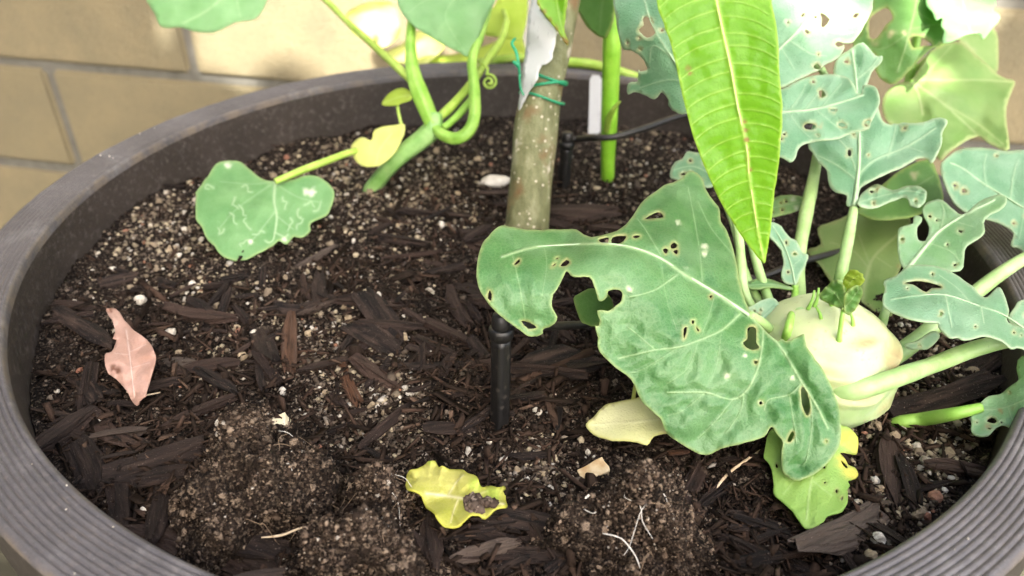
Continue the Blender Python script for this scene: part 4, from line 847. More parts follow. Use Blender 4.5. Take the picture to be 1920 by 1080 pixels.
# top leaf in the sun
le = kleaf([(1415, 0), (1425, 90), (1440, 150), (1465, 164), (1493, 151), (1522, 138), (1534, 131), (1553, 118), (1572, 107), (1583, 91), (1583, 80), (1597, 79), (1610, 66), (1626, 38), (1635, 19), (1637, 0), (1630, -60), (1590, -130), (1510, -160), (1440, -120)],
      [(1420, 50, .388), (1465, 160, .380), (1580, 95, .385), (1635, 10, .405), (1510, -150, .435), (1530, 20, .388), (1500, 90, .383)], 'kohl_blue',
      [c6([(310, 80), (330, 78), (370, 115), (335, 160), (318, 155), (320, 110)]), c6([(398, 262), (420, 245), (455, 262), (420, 280)]), c6([(505, 100), (520, 78), (545, 78), (525, 105)]), c6([(218, 180), (235, 178), (248, 195), (230, 200)]), c6([(195, 95), (212, 75), (218, 85), (205, 100)]), c6([(275, 95), (290, 95), (290, 108), (277, 106)]), c6([(272, 395), (290, 376), (315, 400), (300, 412), (280, 410)]), c6([(295, 320), (305, 320), (303, 330)])],
      [([(1440, 115), (1462, 91), (1508, 44), (1522, 0), (1530, -100)], 6, .8), ([(1508, 44), (1560, 60), (1600, 60)], 3.5, .4), ([(1480, 75), (1520, 100), (1550, 105)], 3.5, .4), ([(1465, 90), (1490, 130)], 3, .4)], step=7,
      pet=[(1465, 95, .395, 5), (1540, 130, .415, 7), (1548, 200, .415, 8), (1530, 310, .405, 10), (1512, 400, .39, 13), (1498, 480, .375, 13), (1498, 545, .366, 13), (1502, 590, on_bulb(1502, 590, .004), 14)])
LIT_LEAVES.append(le.name)
# wavy leaf with brown-edged holes
kleaf([(1420, 190), (1440, 175), (1467, 167), (1497, 151), (1525, 142), (1556, 139), (1585, 143), (1601, 157), (1607, 173), (1615, 175), (1618, 161), (1632, 159), (1645, 167), (1650, 186), (1646, 205), (1635, 224), (1629, 241), (1597, 249), (1572, 260), (1544, 263), (1512, 268), (1497, 279), (1492, 296), (1481, 304), (1465, 294), (1440, 290), (1415, 250)],
      [(1430, 200, .375), (1430, 280, .365), (1480, 300, .36), (1560, 142, .382), (1650, 185, .365), (1600, 245, .362), (1540, 205, .366)], 'kohl_blue',
      [c6([(212, 745), (250, 730), (285, 745), (270, 770), (225, 768)]), c6([(415, 740), (440, 728), (465, 745), (440, 758)]), c6([(570, 730), (596, 714), (610, 722), (596, 750), (578, 748)]), c6([(303, 540), (325, 535), (345, 570), (310, 580)]), c6([(288, 803), (302, 803), (300, 811)])],
      [([(1420, 214), (1468, 210), (1519, 206), (1566, 195), (1620, 178)], 6, .9), ([(1480, 208), (1500, 180), (1510, 160)], 3.5, .4), ([(1510, 206), (1530, 180), (1545, 155)], 3.5, .4), ([(1540, 202), (1562, 175), (1580, 155)], 3, .35), ([(1530, 205), (1560, 230), (1580, 248)], 3, .35), ([(1480, 212), (1500, 240), (1520, 258)], 3, .35)], step=6, bulge=.0022,
      spots=[(1540, 236, 4)], pet=[(1420, 214, .375, 6), (1400, 300, .37, 7), (1402, 420, .36, 8), (1440, 560, .348, 9), (1475, 620, on_bulb(1475, 620, .003), 9)])
# tall leaf with a long pale midrib
kleaf([(1566, 116), (1591, 94), (1619, 80), (1641, 104), (1654, 104), (1652, 116), (1635, 135), (1625, 170), (1646, 200), (1655, 227), (1670, 233), (1693, 230), (1729, 230), (1756, 221), (1772, 222), (1776, 230), (1766, 247), (1767, 265), (1756, 292), (1747, 305), (1735, 296), (1717, 298), (1693, 313), (1658, 327), (1622, 345), (1612, 356), (1608, 385), (1599, 388), (1587, 384), (1588, 366), (1566, 360), (1554, 345), (1550, 319), (1536, 304), (1524, 286), (1516, 271), (1530, 220), (1560, 170)],
      [(1600, 90, .395), (1612, 300, .383), (1605, 380, .372), (1520, 275, .392), (1552, 340, .385), (1770, 225, .378), (1750, 300, .372), (1660, 300, .382), (1650, 215, .392)], 'kohl_blue',
      [c6([(478, 890), (495, 895), (495, 925), (480, 930), (475, 915)])], [([(1601, 386), (1605, 360), (1611, 300), (1610, 230), (1605, 150), (1598, 92)], 6), ([(1612, 325), (1640, 300), (1700, 275), (1755, 240)], 5, .7), ([(1665, 293), (1675, 260), (1680, 235)], 3.5, .5), ([(1605, 320), (1590, 280), (1560, 250)], 4, .6), ([(1603, 335), (1570, 310), (1530, 290)], 4, .6), ([(1605, 150), (1630, 130), (1648, 108)], 3, .5), ([(1700, 275), (1730, 285)], 3, .4)], rib=6, step=7, bulge=.0018,
      pet=[(1601, 390, .371, 8), (1592, 440, .365, 10), (1580, 500, .357, 11), (1574, 540, .354, 12), (1570, 585, on_bulb(1570, 585, .004), 12)])
kleaf([(1613, 366), (1630, 352), (1646, 345), (1673, 357), (1699, 348), (1726, 350), (1738, 361), (1735, 378), (1723, 387), (1708, 384), (1699, 369), (1670, 378), (1637, 390), (1610, 385)], [(1612, 375, .37), (1735, 360, .376), (1660, 350, .385), (1660, 382, .372)], 'kohl_blue', (), [([(1608, 380), (1650, 368), (1700, 358), (1735, 364)], 4, .5)], step=7, rib=None, ruffle=.001)
# leaf at the side of the frame
kleaf([(1764, 313), (1776, 295), (1800, 280), (1839, 276), (1889, 283), (1920, 281), (1985, 300), (2010, 400), (1960, 490), (1925, 475), (1907, 464), (1896, 458), (1901, 437), (1880, 422), (1847, 410), (1809, 397), (1788, 378), (1773, 348)],
      [(1766, 313, .408), (1840, 278, .415), (1985, 300, .40), (1960, 480, .37), (1810, 395, .395), (1890, 370, .395)], 'kohl_blue', (), [([(2000, 430), (1970, 415), (1920, 390), (1895, 375), (1850, 348), (1806, 316), (1780, 305)], 5, .8), ([(1895, 375), (1900, 330), (1910, 300)], 4, .5), ([(1850, 348), (1845, 315), (1850, 290)], 3.5, .45), ([(1870, 362), (1840, 380), (1820, 385)], 3.5, .4), ([(1920, 390), (1915, 430), (1910, 450)], 3.5, .4)], step=8, rib=3.5,
      pet=[(2000, 430, .37, 8), (1960, 462, .365, 10), (1900, 497, .36, 12), (1840, 540, .357, 14), (1760, 605, .353, 16), (1690, 660, .352, 17), (1635, 692, .350, 18)], petm='petiole')
# light green leaf with a notched side lobe
def c7(L): return [(1480 + x / 3.375, 200 + y / 3.375) for x, y in L]
kleaf([(1729, 390), (1741, 378), (1767, 375), (1791, 396), (1809, 401), (1836, 378), (1865, 366), (1886, 369), (1883, 387), (1847, 410), (1847, 431), (1836, 446), (1812, 461), (1807, 481), (1806, 499), (1794, 508), (1759, 506), (1735, 503), (1712, 500), (1696, 502), (1687, 487), (1684, 461), (1684, 435), (1690, 425), (1711, 419), (1714, 404), (1729, 407), (1726, 419), (1720, 428), (1721, 449), (1735, 452), (1742, 434), (1741, 422), (1733, 406)],
      [(1730, 392, .375), (1885, 370, .362), (1845, 420, .352), (1800, 505, .338), (1700, 500, .345), (1690, 425, .362), (1764, 431, .36)], 'kohl_light', (), [([(1700, 506), (1741, 455), (1764, 431), (1806, 404), (1865, 375)], 7, .95), ([(1764, 431), (1770, 400), (1765, 380)], 3.5, .5), ([(1741, 455), (1780, 470), (1800, 490)], 3.5, .4), ([(1790, 415), (1825, 425)], 3, .4)], rib=5, step=6,
      pet=[(1700, 506, .3445, 6), (1680, 540, .342, 7), (1660, 585, .338, 8), (1652, 612, .335, 9), (1640, 640, on_bulb(1640, 640, .003), 9)])
# whitish blue folded leaf
def ci(L): return [(1640 + x / 3.0, 480 + y / 3.0) for x, y in L]
kleaf([(1658, 527), (1680, 517), (1707, 498), (1750, 498), (1780, 508), (1807, 525), (1827, 540), (1837, 552), (1852, 557), (1870, 538), (1882, 550), (1892, 583), (1888, 600), (1903, 610), (1920, 615), (1965, 640), (1960, 670), (1917, 653), (1897, 653), (1880, 640), (1860, 633), (1843, 630), (1810, 638), (1797, 632), (1780, 632), (1760, 612), (1757, 605), (1723, 602), (1683, 590), (1660, 577), (1655, 560), (1660, 540)],
      [(1658, 545, .312), (1700, 500, .325), (1780, 510, .328), (1830, 545, .322), (1825, 570, .308), (1885, 560, .316), (1890, 605, .305), (1760, 610, .295), (1850, 632, .292), (1950, 650, .30), (1770, 560, .303)], 'kohl_blue', [ci([(165, 150), (230, 136), (300, 142), (375, 165), (370, 180), (320, 180), (290, 203), (250, 182), (215, 160)])],
      [([(1955, 640), (1885, 592), (1840, 575), (1773, 553), (1713, 555), (1670, 562)], 4, .7), ([(1773, 553), (1780, 590), (1785, 615)], 3.5, .7), ([(1840, 575), (1845, 605)], 3.5, .7), ([(1820, 568), (1795, 540), (1760, 515)], 3, .5)], step=5, rib=2.5, crinkle=.001,
      pet=[(1950, 640, .301, 8), (1900, 640, .312, 12), (1840, 650, .318, 15), (1760, 680, .314, 16), (1690, 705, on_bulb(1610, 720, .002), 17), (1640, 722, on_bulb(1610, 720, .000), 18), (1605, 730, on_bulb(1600, 730, .001), 20), (1572, 731, on_bulb(1572, 731, .005), 24), (1545, 728, on_bulb(1545, 728, .010), 24)])
kleaf([(1742, 625), (1756, 622), (1762, 632), (1740, 655), (1720, 655), (1700, 655), (1698, 645), (1720, 640)], [(1700, 650, .318), (1760, 628, .315), (1720, 655, .318)], 'kohl_blue', step=6, rib=None)
kleaf([(1890, 597), (1903, 577), (1917, 563), (1975, 555), (1990, 630), (1940, 622), (1905, 612)], [(1890, 597, .335), (1980, 560, .33), (1985, 630, .33)], 'kohl_blue', step=9, rib=None)
# round-lobed leaf at the pot edge
kleaf([(1822, 793), (1822, 777), (1837, 757), (1853, 743), (1878, 737), (1893, 724), (1909, 712), (1906, 690), (1915, 668), (1965, 655), (1995, 720), (1985, 810), (1925, 826), (1903, 813), (1888, 800), (1870, 800), (1853, 817), (1833, 818), (1823, 810)],
      [(1822, 790, .300), (1880, 740, .305), (1860, 812, .296), (1990, 800, .285), (1980, 670, .29), (1920, 760, .292)], 'kohl_light', [ci([(630, 930), (655, 906), (685, 920), (675, 942)]), ci([(568, 932), (580, 932), (578, 942)]), ci([(628, 965), (655, 968), (650, 976)]), ci([(706, 932), (718, 932), (714, 942)])],
      [([(1830, 768), (1880, 765), (1940, 740), (1985, 710)], 4, .5), ([(1890, 763), (1900, 790), (1920, 815)], 3, .4)], step=6, rib=None, spots=[(1876, 770, 5), (1900, 765, 4), (1912, 785, 3), (1850, 800, 7)],
      pet=[(1840, 764, .302, 9), (1790, 776, .304, 12), (1730, 786, tz(1730, 786, -.022), 13), (1690, 791, tz(1690, 791, -.0255), 12), (1662, 793, tz(1662, 793, -.030), 8)], petm='petiole_bright')
# small inner leaves
kleaf([(1445, 416), (1466, 425), (1478, 443), (1493, 452), (1504, 473), (1515, 479), (1510, 499), (1501, 514), (1493, 532), (1472, 529), (1466, 511), (1469, 493), (1466, 470), (1454, 455), (1442, 440)], [(1445, 420, .365), (1514, 480, .358), (1490, 530, .348), (1466, 500, .352)], 'kohl_blue', (), [([(1491, 535), (1484, 500), (1470, 460), (1450, 425)], 4, .8), ([(1484, 500), (1503, 485)], 2.5, .4)], step=5, rib=2.5,
      pet=[(1491, 535, .347, 6), (1490, 560, .343, 7), (1482, 600, on_bulb(1482, 600, -.004), 7), (1474, 630, on_bulb(1474, 630, -.001), 8), (1471, 645, on_bulb(1471, 645, .004), 8)], petm='petiole_bright')
kleaf([(1401, 532), (1416, 523), (1433, 521), (1463, 529), (1486, 540), (1481, 543), (1450, 538), (1424, 541), (1405, 541)], [(1401, 535, .350), (1433, 522, .354), (1484, 541, .346)], 'squash', (), [([(1486, 541), (1450, 533), (1405, 535)], 3, .6)], step=5, rib=None)
kleaf([(1440, 380), (1451, 372), (1472, 366), (1507, 369), (1507, 384), (1496, 393), (1472, 401), (1440, 405)], [(1440, 390, .41), (1507, 372, .405), (1472, 400, .40)], 'squash', (), [([(1507, 378), (1470, 385), (1440, 392)], 3, .5)], step=6, rib=None, spots=[(1487, 372, 5), (1495, 390, 5)])
kleaf([(1256, 330), (1264, 304), (1279, 298), (1288, 284), (1303, 286), (1330, 290), (1345, 320), (1335, 350), (1300, 344), (1270, 336)], [(1258, 330, .39), (1290, 286, .40), (1340, 330, .385)], 'kohl_blue', (), [([(1340, 330), (1300, 312), (1265, 318)], 4, .5)], step=6, rib=None, pet=[(1340, 330, .385, 5), (1375, 420, .37, 7), (1400, 520, .358, 8), (1440, 590, .345, 9), (1470, 630, on_bulb(1470, 630, .003), 9)])
kleaf([(1402, 580), (1412, 573), (1433, 561), (1450, 558), (1461, 570), (1461, 583), (1455, 593), (1457, 623), (1450, 640), (1425, 620)], [(1405, 580, .318), (1460, 570, .32), (1450, 635, .313)], 'kohl_blue', [[(1437, 601), (1445, 600), (1444, 607), (1438, 608)]], [([(1420, 605), (1435, 590), (1455, 572)], 3, .4)], step=5, rib=None)
# old leaf resting on the soil under the bulb
kleaf([(1442, 811), (1433, 844), (1432, 858), (1444, 873), (1450, 902), (1451, 924), (1464, 938), (1484, 956), (1496, 973), (1509, 989), (1524, 989), (1544, 978), (1553, 967), (1580, 958), (1590, 938), (1589, 920), (1594, 911), (1591, 902), (1604, 898), (1609, 887), (1602, 876), (1591, 872), (1584, 860), (1576, 848), (1600, 853), (1608, 849), (1608, 820), (1593, 802), (1578, 798), (1550, 790), (1500, 800), (1460, 800)],
      flat([(1445, 815, -.016), (1435, 855, -.020), (1515, 987, -.023), (1585, 950, -.021), (1605, 890, -.021), (1606, 830, -.014), (1500, 800, -.010), (1520, 890, -.018)], 0), 'old_green', [[(1577, 863), (1583, 867), (1590, 875), (1587, 878), (1580, 871)], [(1586, 850), (1596, 856), (1606, 858), (1600, 864), (1588, 858)]],
      [([(1545, 795), (1530, 850), (1518, 920), (1512, 975)], 6, .5), ([(1528, 860), (1490, 900), (1470, 925)], 4, .3), ([(1522, 900), (1560, 930)], 4, .3)], step=5, rib=None, spots=[(1595, 885, 16), (1580, 865, 14), (1600, 830, 26)], crinkle=.0009,
      pet=[(1545, 797, tz(1545, 797, -.010), 8), (1552, 785, tz(1552, 785, -.008), 9), (1560, 770, tz(1560, 770, -.005), 10)])
# young shoots on the bulb
sb = on_bulb(1573, 640)
sh0 = [(1573, 642, sb + .0015, 7), (1574, 630, sb - .001, 5), (1578, 600, sb - .003, 4.5), (1582, 570, sb - .003, 4), (1583, 540, sb - .001, 3)]
sh = ptube('shoot', sh0, MAT['petiole_bright'], kohl, sides=8)
def sleaf(par, out, t, mat, v): leaf('shoot_leaf', par, out, [(out[0][0], out[0][1], t), (out[len(out) // 3][0], out[len(out) // 3][1], t + .004), (out[2 * len(out) // 3][0], out[2 * len(out) // 3][1], t - .003)], MAT[mat], (), [(v, 3, .5)], step=5, ruffle=.0015)
sleaf(sh, [(1582, 578), (1568, 575), (1540, 562), (1538, 550), (1552, 535), (1565, 525), (1578, 530), (1584, 550)], sb - .005, 'squash_dark', [(1582, 576), (1565, 550), (1552, 540)])
sleaf(sh, [(1583, 580), (1590, 590), (1603, 582), (1612, 566), (1618, 548), (1612, 535), (1598, 540), (1585, 552)], sb - .005, 'squash_dark', [(1583, 578), (1598, 560), (1612, 540)])
sleaf(sh, [(1583, 548), (1581, 525), (1590, 510), (1602, 505), (1616, 515), (1618, 528), (1604, 540)], sb + .001, 'sunny', [(1584, 546), (1598, 525), (1610, 516)])
for i, (x0, y0, x1, y1) in enumerate([(1515, 580, 1527, 545), (1527, 575, 1535, 540), (1540, 600, 1530, 575), (1600, 610, 1592, 580), (1560, 575, 1548, 560)]):
    tq = on_bulb(x0, y0); ptube('bud_stalk', [(x0, y0, tq + .001, 4.2), ((x0 + x1) / 2 + 2, (y0 + y1) / 2, tq - .001, 3), (x1, y1, tq, 2.2)], MAT['petiole_bright'], kohl, sides=7)

# ================================================================== SQUASH BEHIND THE KOHLRABI
q = on_soil(1640, 420)
sq2 = empty('squash_plant', q, 'broad-leaved green squash plant behind the kohlrabi', 'squash plant')
ptube('stem', [(1640, 420, tz(1640, 420, -.036), 12), (1660, 330, .50, 11), (1690, 220, .515, 10), (1705, 150, .52, 9), (1720, 60, .52, 8), (1735, -40, .52, 7)], MAT['squash_stem'], sq2)
def c6p(L): return [(1440 + x / 3.176, y / 3.176) for x, y in L]
leaf('leaf', sq2, [(1637, -10), (1632, 22), (1612, 62), (1600, 76), (1604, 94), (1620, 100), (1641, 100), (1640, 125), (1655, 150), (1679, 156), (1717, 120), (1742, 95), (1770, 79), (1790, 60), (1800, 20), (1790, -50), (1720, -90), (1650, -80)],
     [(1605, 85, .475), (1637, 0, .48), (1680, 150, .465), (1790, 20, .475), (1700, -80, .49), (1700, 50, .462)], MAT['squash_dark'], [c6p([(612, 100), (690, 45), (728, 62), (742, 110), (700, 150), (650, 225), (604, 222), (602, 150)]), c6p([(845, 225), (890, 212), (940, 232), (985, 270), (930, 272), (870, 285), (850, 250)])],
     [([(1730, -60), (1715, 20), (1700, 80), (1680, 140)], 5, .6), ([(1715, 20), (1760, 45), (1785, 50)], 4, .4), ([(1705, 60), (1660, 90), (1620, 90)], 4, .4), ([(1705, 55), (1755, 45)], 4, .4)], step=8, spots=[(1672, 62, 7), (1696, 62, 5), (1640, 83, 4)], crinkle=.0015)
leaf('leaf', sq2, [(1708, 150), (1731, 117), (1744, 95), (1792, 78), (1819, 92), (1856, 125), (1878, 144), (1903, 153), (1894, 178), (1886, 217), (1892, 278), (1867, 275), (1839, 256), (1822, 258), (1783, 283), (1762, 300), (1745, 270), (1738, 235), (1700, 236), (1668, 232), (1655, 205), (1660, 175), (1682, 156)],
     [(1708, 150, .505), (1792, 80, .535), (1903, 153, .515), (1885, 275, .475), (1762, 300, .485), (1660, 200, .50), (1800, 180, .498), (1840, 200, .505)], MAT['squash_olive'], (), [([(1708, 150), (1780, 150), (1850, 150), (1903, 154)], 6, .55), ([(1708, 150), (1770, 195), (1830, 250)], 6, .55), ([(1708, 150), (1722, 175), (1730, 215)], 5, .8), ([(1770, 195), (1830, 230), (1880, 270)], 5, .5), ([(1740, 135), (1785, 85)], 4, .4)], step=8, bulge=.004, crinkle=.002)
leaf('leaf', sq2, [(1513, 470), (1539, 458), (1533, 428), (1560, 415), (1584, 407), (1607, 398), (1660, 396), (1705, 404), (1705, 440), (1695, 467), (1690, 500), (1667, 547), (1673, 593), (1647, 590), (1617, 567), (1570, 545), (1540, 500)],
     [(1513, 470, .445), (1600, 400, .468), (1705, 410, .452), (1670, 590, .39), (1560, 530, .415), (1620, 480, .43)], MAT['squash_olive'], (), [([(1618, 560), (1623, 523), (1640, 480), (1690, 435)], 8, .7), ([(1630, 505), (1600, 470), (1560, 455)], 5, .4), ([(1632, 500), (1610, 440)], 5, .4), ([(1640, 480), (1670, 500)], 4, .4)], step=8, spots=[(1683, 498, 4)], crinkle=.0015)
leaf('leaf', sq2, [(1606, 396), (1630, 372), (1650, 350), (1690, 318), (1740, 298), (1756, 320), (1766, 352), (1768, 378), (1740, 395), (1700, 408), (1650, 412), (1620, 405)], [(1606, 396, .43), (1740, 300, .455), (1765, 370, .435), (1660, 410, .42)], MAT['squash_dark'], (), [([(1610, 396), (1680, 370), (1750, 330)], 5, .4)], step=8, spots=[(1714, 328, 7)])
le = leaf('leaf', sq2, [(1736, 0), (1750, 22), (1756, 36), (1767, 33), (1765, 47), (1772, 58), (1767, 79), (1789, 76), (1811, 65), (1836, 62), (1843, 72), (1856, 60), (1876, 32), (1864, 19), (1867, 0), (1850, -60), (1760, -60)], [(1740, 0, .465), (1768, 78, .438), (1875, 32, .455), (1850, -60, .50)], MAT['squash_pale'], (), [([(1800, -60), (1805, 0), (1820, 60)], 4, .4)], step=8); LIT_LEAVES.append(le.name)
leaf('leaf', sq2, [(1790, 60), (1860, 50), (1872, 90), (1868, 140), (1845, 130), (1820, 95)], [(1790, 60, .55), (1870, 60, .56), (1860, 135, .55)], MAT['squash_olive'], step=9)
ptube('petiole', [(1690, 220, .515, 6), (1700, 180, .513, 6), (1708, 150, .506, 5)], MAT['squash_stem'], sq2)
ptube('petiole', [(1641, 424, tz(1640, 420, -.03), 6), (1625, 500, .447, 7), (1618, 560, .418, 7)], MAT['squash_stem'], sq2)
ptube('petiole', [(1650, 380, .49, 6), (1625, 398, .44, 6), (1610, 397, .430, 5)], MAT['squash_stem'], sq2)
ptube('petiole', [(1733, -30, .52, 5), (1731, -58, .50, 5), (1730, -62, .488, 4)], MAT['squash_stem'], sq2)
ptube('petiole', [(1734, -36, .52, 5), (1780, -70, .49, 5), (1800, -60, .462, 4)], MAT['squash_stem'], sq2)
ptube('petiole', [(1708, 140, .52, 5), (1760, 90, .54, 5), (1800, 65, .551, 4)], MAT['squash_stem'], sq2)

# ================================================================== SQUASH VINE IN FRONT OF THE WALL
q = on_soil(700, 352)
sq = empty('squash_vine', q, 'young squash vine with curled tendril, thick stem and scarred round leaf', 'squash plant')
tb = tz(700, 352, q[2] + .002)
ptube('stem', [(690, 362, tb + .004, 12), (702, 348, tb, 14), (740, 302, .498, 16), (790, 263, .492, 17), (812, 240, .489, 17), (816, 212, .488, 13)], MAT['squash_stem_low'], sq, ridges=5, sides=20)
s1 = ptube('stem', [(812, 236, .488, 14), (795, 195, .489, 16), (778, 150, .49, 14), (770, 100, .495, 10), (773, 40, .50, 8), (790, -20, .505, 7)], MAT['squash_stem'], sq, ridges=5, sides=20)
ptube('petiole', [(775, 155, .492, 8), (750, 130, .50, 8), (700, 85, .53, 7), (650, 40, .56, 6), (610, 0, .585, 5.5), (550, -50, .605, 5)], MAT['squash_stem_yellow'], sq)
ptube('stem', [(814, 238, .487, 9), (832, 254, .482, 11), (858, 260, .478, 11), (882, 243, .477, 11), (891, 210, .479, 11), (889, 160, .485, 10), (886, 110, .492, 9), (900, 70, .50, 8), (915, 20, .51, 7), (925, -40, .52, 6)], MAT['squash_stem'], sq, ridges=5, sides=20)
ptube('stem', [(815, 228, .49, 8), (850, 196, .50, 9), (885, 155, .515, 8), (915, 110, .53, 8), (940, 75, .545, 7), (950, 40, .56, 6)], MAT['squash_stem_yellow'], sq)
ptube('petiole', [(832, 240, .487, 7), (860, 215, .495, 7), (885, 185, .505, 7)], MAT['squash_stem'], sq)
sp = [(900, 118, .508, 2.2), (915, 128, .507, 2.2)]
for k in range(26):
    a = -1.9 + k * 0.42; r = 15 * (1 - k / 30); sp.append((917 + r * math.cos(a), 154 + r * math.sin(a), .505 - .00025 * k, 2.6 if k < 20 else 3.4))
ptube('tendril', sp, MAT['squash_stem_yellow'], sq, sides=7, n=2)
ptube('petiole', [(740, 302, .500, 6), (700, 290, .492, 6), (665, 284, .484, 6), (610, 303, .468, 7), (560, 322, .457, 7), (516, 340, .4495, 6)], MAT['squash_stem_yellow'], sq)
sq3 = [(367, 368), (371, 355), (391, 329), (405, 307), (430, 301), (452, 304), (470, 319), (491, 335), (515, 340), (544, 338), (574, 329), (597, 331), (615, 343), (626, 359), (623, 382), (611, 404), (582, 418), (582, 433), (566, 445), (550, 443), (538, 457), (523, 451), (511, 461), (483, 475), (462, 486), (438, 488), (417, 480), (401, 461), (385, 443), (377, 423), (367, 410)]
sq_ = np.random.default_rng(4); trails = []
for mx, my in [(455, 350), (440, 370), (448, 385), (432, 400), (470, 430), (468, 450), (495, 435), (498, 452), (560, 392), (572, 384), (588, 396), (545, 410), (540, 440), (556, 428), (530, 370), (400, 352), (420, 430)]:
    pts_ = [(mx, my)]
    an_ = sq_.uniform(0, 6.28)
    for _ in range(4): an_ += sq_.normal(0, .9); pts_.append((pts_[-1][0] + 7 * math.cos(an_), pts_[-1][1] + 7 * math.sin(an_)))
    trails.append((pts_, 4.2, .8))
mines = [(585, 361, 8), (573, 360, 7), (427, 310, 6), (470, 454, 5), (533, 449, 5)]
s3 = leaf('leaf', sq, sq3, flat([(367, 390, -.012), (430, 302, -.002), (516, 340, -.006), (600, 332, -.004), (624, 365, -.010), (566, 444, -.022), (511, 460, -.024), (440, 488, -.026), (480, 400, -.012)], 0), MAT['squash'], (),
     [([(516, 341), (514, 375), (519, 410), (513, 448)], 6, .95), ([(516, 341), (480, 365), (440, 395), (410, 430)], 3.5, .35), ([(516, 341), (470, 345), (410, 340)], 3.5, .3), ([(517, 345), (560, 370), (605, 380)], 3.5, .4), ([(517, 395), (490, 430), (465, 460)], 3.5, .45), ([(519, 405), (550, 430)], 3.5, .5)] + trails, step=4, spots=mines, crinkle=.0012, bulge=.0015, rib=None)
s3['label'] = 'round green leaf with white leaf-miner scars'
leaf('leaf', sq, [(274, -5), (280, 10), (290, 25), (299, 48), (318, 52), (336, 50), (352, 55), (388, 62), (416, 55), (441, 41), (480, 34), (500, 0), (515, -60), (440, -110), (340, -100), (285, -60)], [(280, 0, .60), (300, 48, .60), (388, 60, .59), (495, 5, .60), (440, -110, .63), (390, -20, .595)], MAT['squash_pale'], (), [([(515, -40), (440, -20), (388, 20), (340, 45)], 5, .5), ([(440, -20), (360, -30), (300, 0)], 5, .4), ([(440, -20), (450, 30)], 4, .4)], step=9, crinkle=.002, rib=None)
ptube('petiole', [(552, -48, .604, 5), (530, -46, .606, 4.5), (512, -40, .608, 4)], MAT['squash_stem_yellow'], sq)
leaf('leaf', sq, [(745, -5), (756, 28), (777, 49), (798, 63), (833, 84), (862, 98), (879, 104), (893, 81), (904, 53), (918, 21), (930, -8), (920, -80), (840, -110), (770, -70)], [(745, 0, .50), (879, 102, .495), (928, 0, .505), (840, -110, .53), (840, 20, .49)], MAT['squash_pale'], (), [([(920, -60), (870, -20), (835, 30), (870, 95)], 4, .25), ([(870, -20), (800, 0), (765, 25)], 4, .25)], step=8, crinkle=.002, rib=None)
le = leaf('leaf', sq, [(781, 58), (805, 67), (832, 84), (823, 99), (805, 116), (781, 122), (752, 118), (721, 104), (735, 92), (752, 84)], [(781, 60, .70), (830, 85, .68), (721, 104, .69), (785, 121, .66)], MAT['cotyledon'], step=8, rib=None); LIT_LEAVES.append(le.name)
le = leaf('leaf', sq, [(650, 25), (690, 5), (735, 5), (750, 40), (745, 70), (712, 90), (680, 75), (655, 55)], [(650, 25, .72), (740, 10, .72), (712, 90, .69)], MAT['cotyledon'], step=9, rib=None); LIT_LEAVES.append(le.name)
le = leaf('leaf', sq, [(780, 128), (800, 112), (830, 104), (880, 96), (930, 78), (970, 55), (985, 90), (980, 122), (930, 130), (840, 132)], [(780, 128, .66), (880, 96, .70), (980, 60, .72), (980, 122, .66)], MAT['sunny'], step=9, rib=None); LIT_LEAVES.append(le.name)
le = leaf('leaf', sq, [(904, 60), (918, 25), (932, 0), (945, -40), (985, -50), (990, 0), (985, 50), (975, 75), (940, 70)], [(904, 60, .60), (945, -40, .62), (990, 0, .62), (960, 72, .59)], MAT['sunny'], step=9, rib=None); LIT_LEAVES.append(le.name)
ptube('petiole', [(945, 60, .55, 5), (950, 40, .575, 5), (945, 20, .605, 4)], MAT['squash_stem_yellow'], sq)
ptube('petiole', [(772, 60, .497, 5), (765, 75, .60, 5), (770, 90, .688, 4)], MAT['squash_stem_yellow'], sq)
ptube('petiole', [(700, 85, .53, 4), (702, 78, .62, 4), (705, 70, .70, 4)], MAT['squash_stem_yellow'], sq)
ptube('petiole', [(900, 130, .52, 4), (890, 118, .60, 4), (880, 112, .68, 4)], MAT['squash_stem_yellow'], sq)
leaf('cotyledon', sq, [(659, 271), (678, 257), (696, 262), (703, 243), (731, 236), (759, 234), (752, 264), (735, 292), (710, 311), (678, 310), (661, 292)], [(659, 275, .488), (759, 235, .487), (710, 311, .478), (696, 262, .482), (730, 260, .486)], MAT['cotyledon'], (), [([(705, 308), (712, 280), (735, 250)], 4, .3)], step=6, rib=None)
leaf('cotyledon', sq, [(715, 195), (728, 176), (749, 165), (766, 169), (772, 183), (760, 190), (738, 197)], [(715, 195, .49), (766, 169, .492), (740, 197, .486)], MAT['sunny'], (), [([(772, 178), (745, 183), (718, 194)], 3, .4)], step=5, rib=None)
ptube('cotyledon_stalk', [(744, 190, .4885, 3), (748, 215, .489, 3), (754, 240, .488, 3)], MAT['squash_stem_yellow'], sq, sides=7)
ptube('stem', [(890, 118, .64, 7), (980, 108, .635, 8), (1060, 116, .63, 9), (1110, 121, .625, 9), (1160, 134, .62, 9), (1205, 150, .615, 8), (1270, 178, .60, 8)], MAT['squash_stem_yellow'], sq)

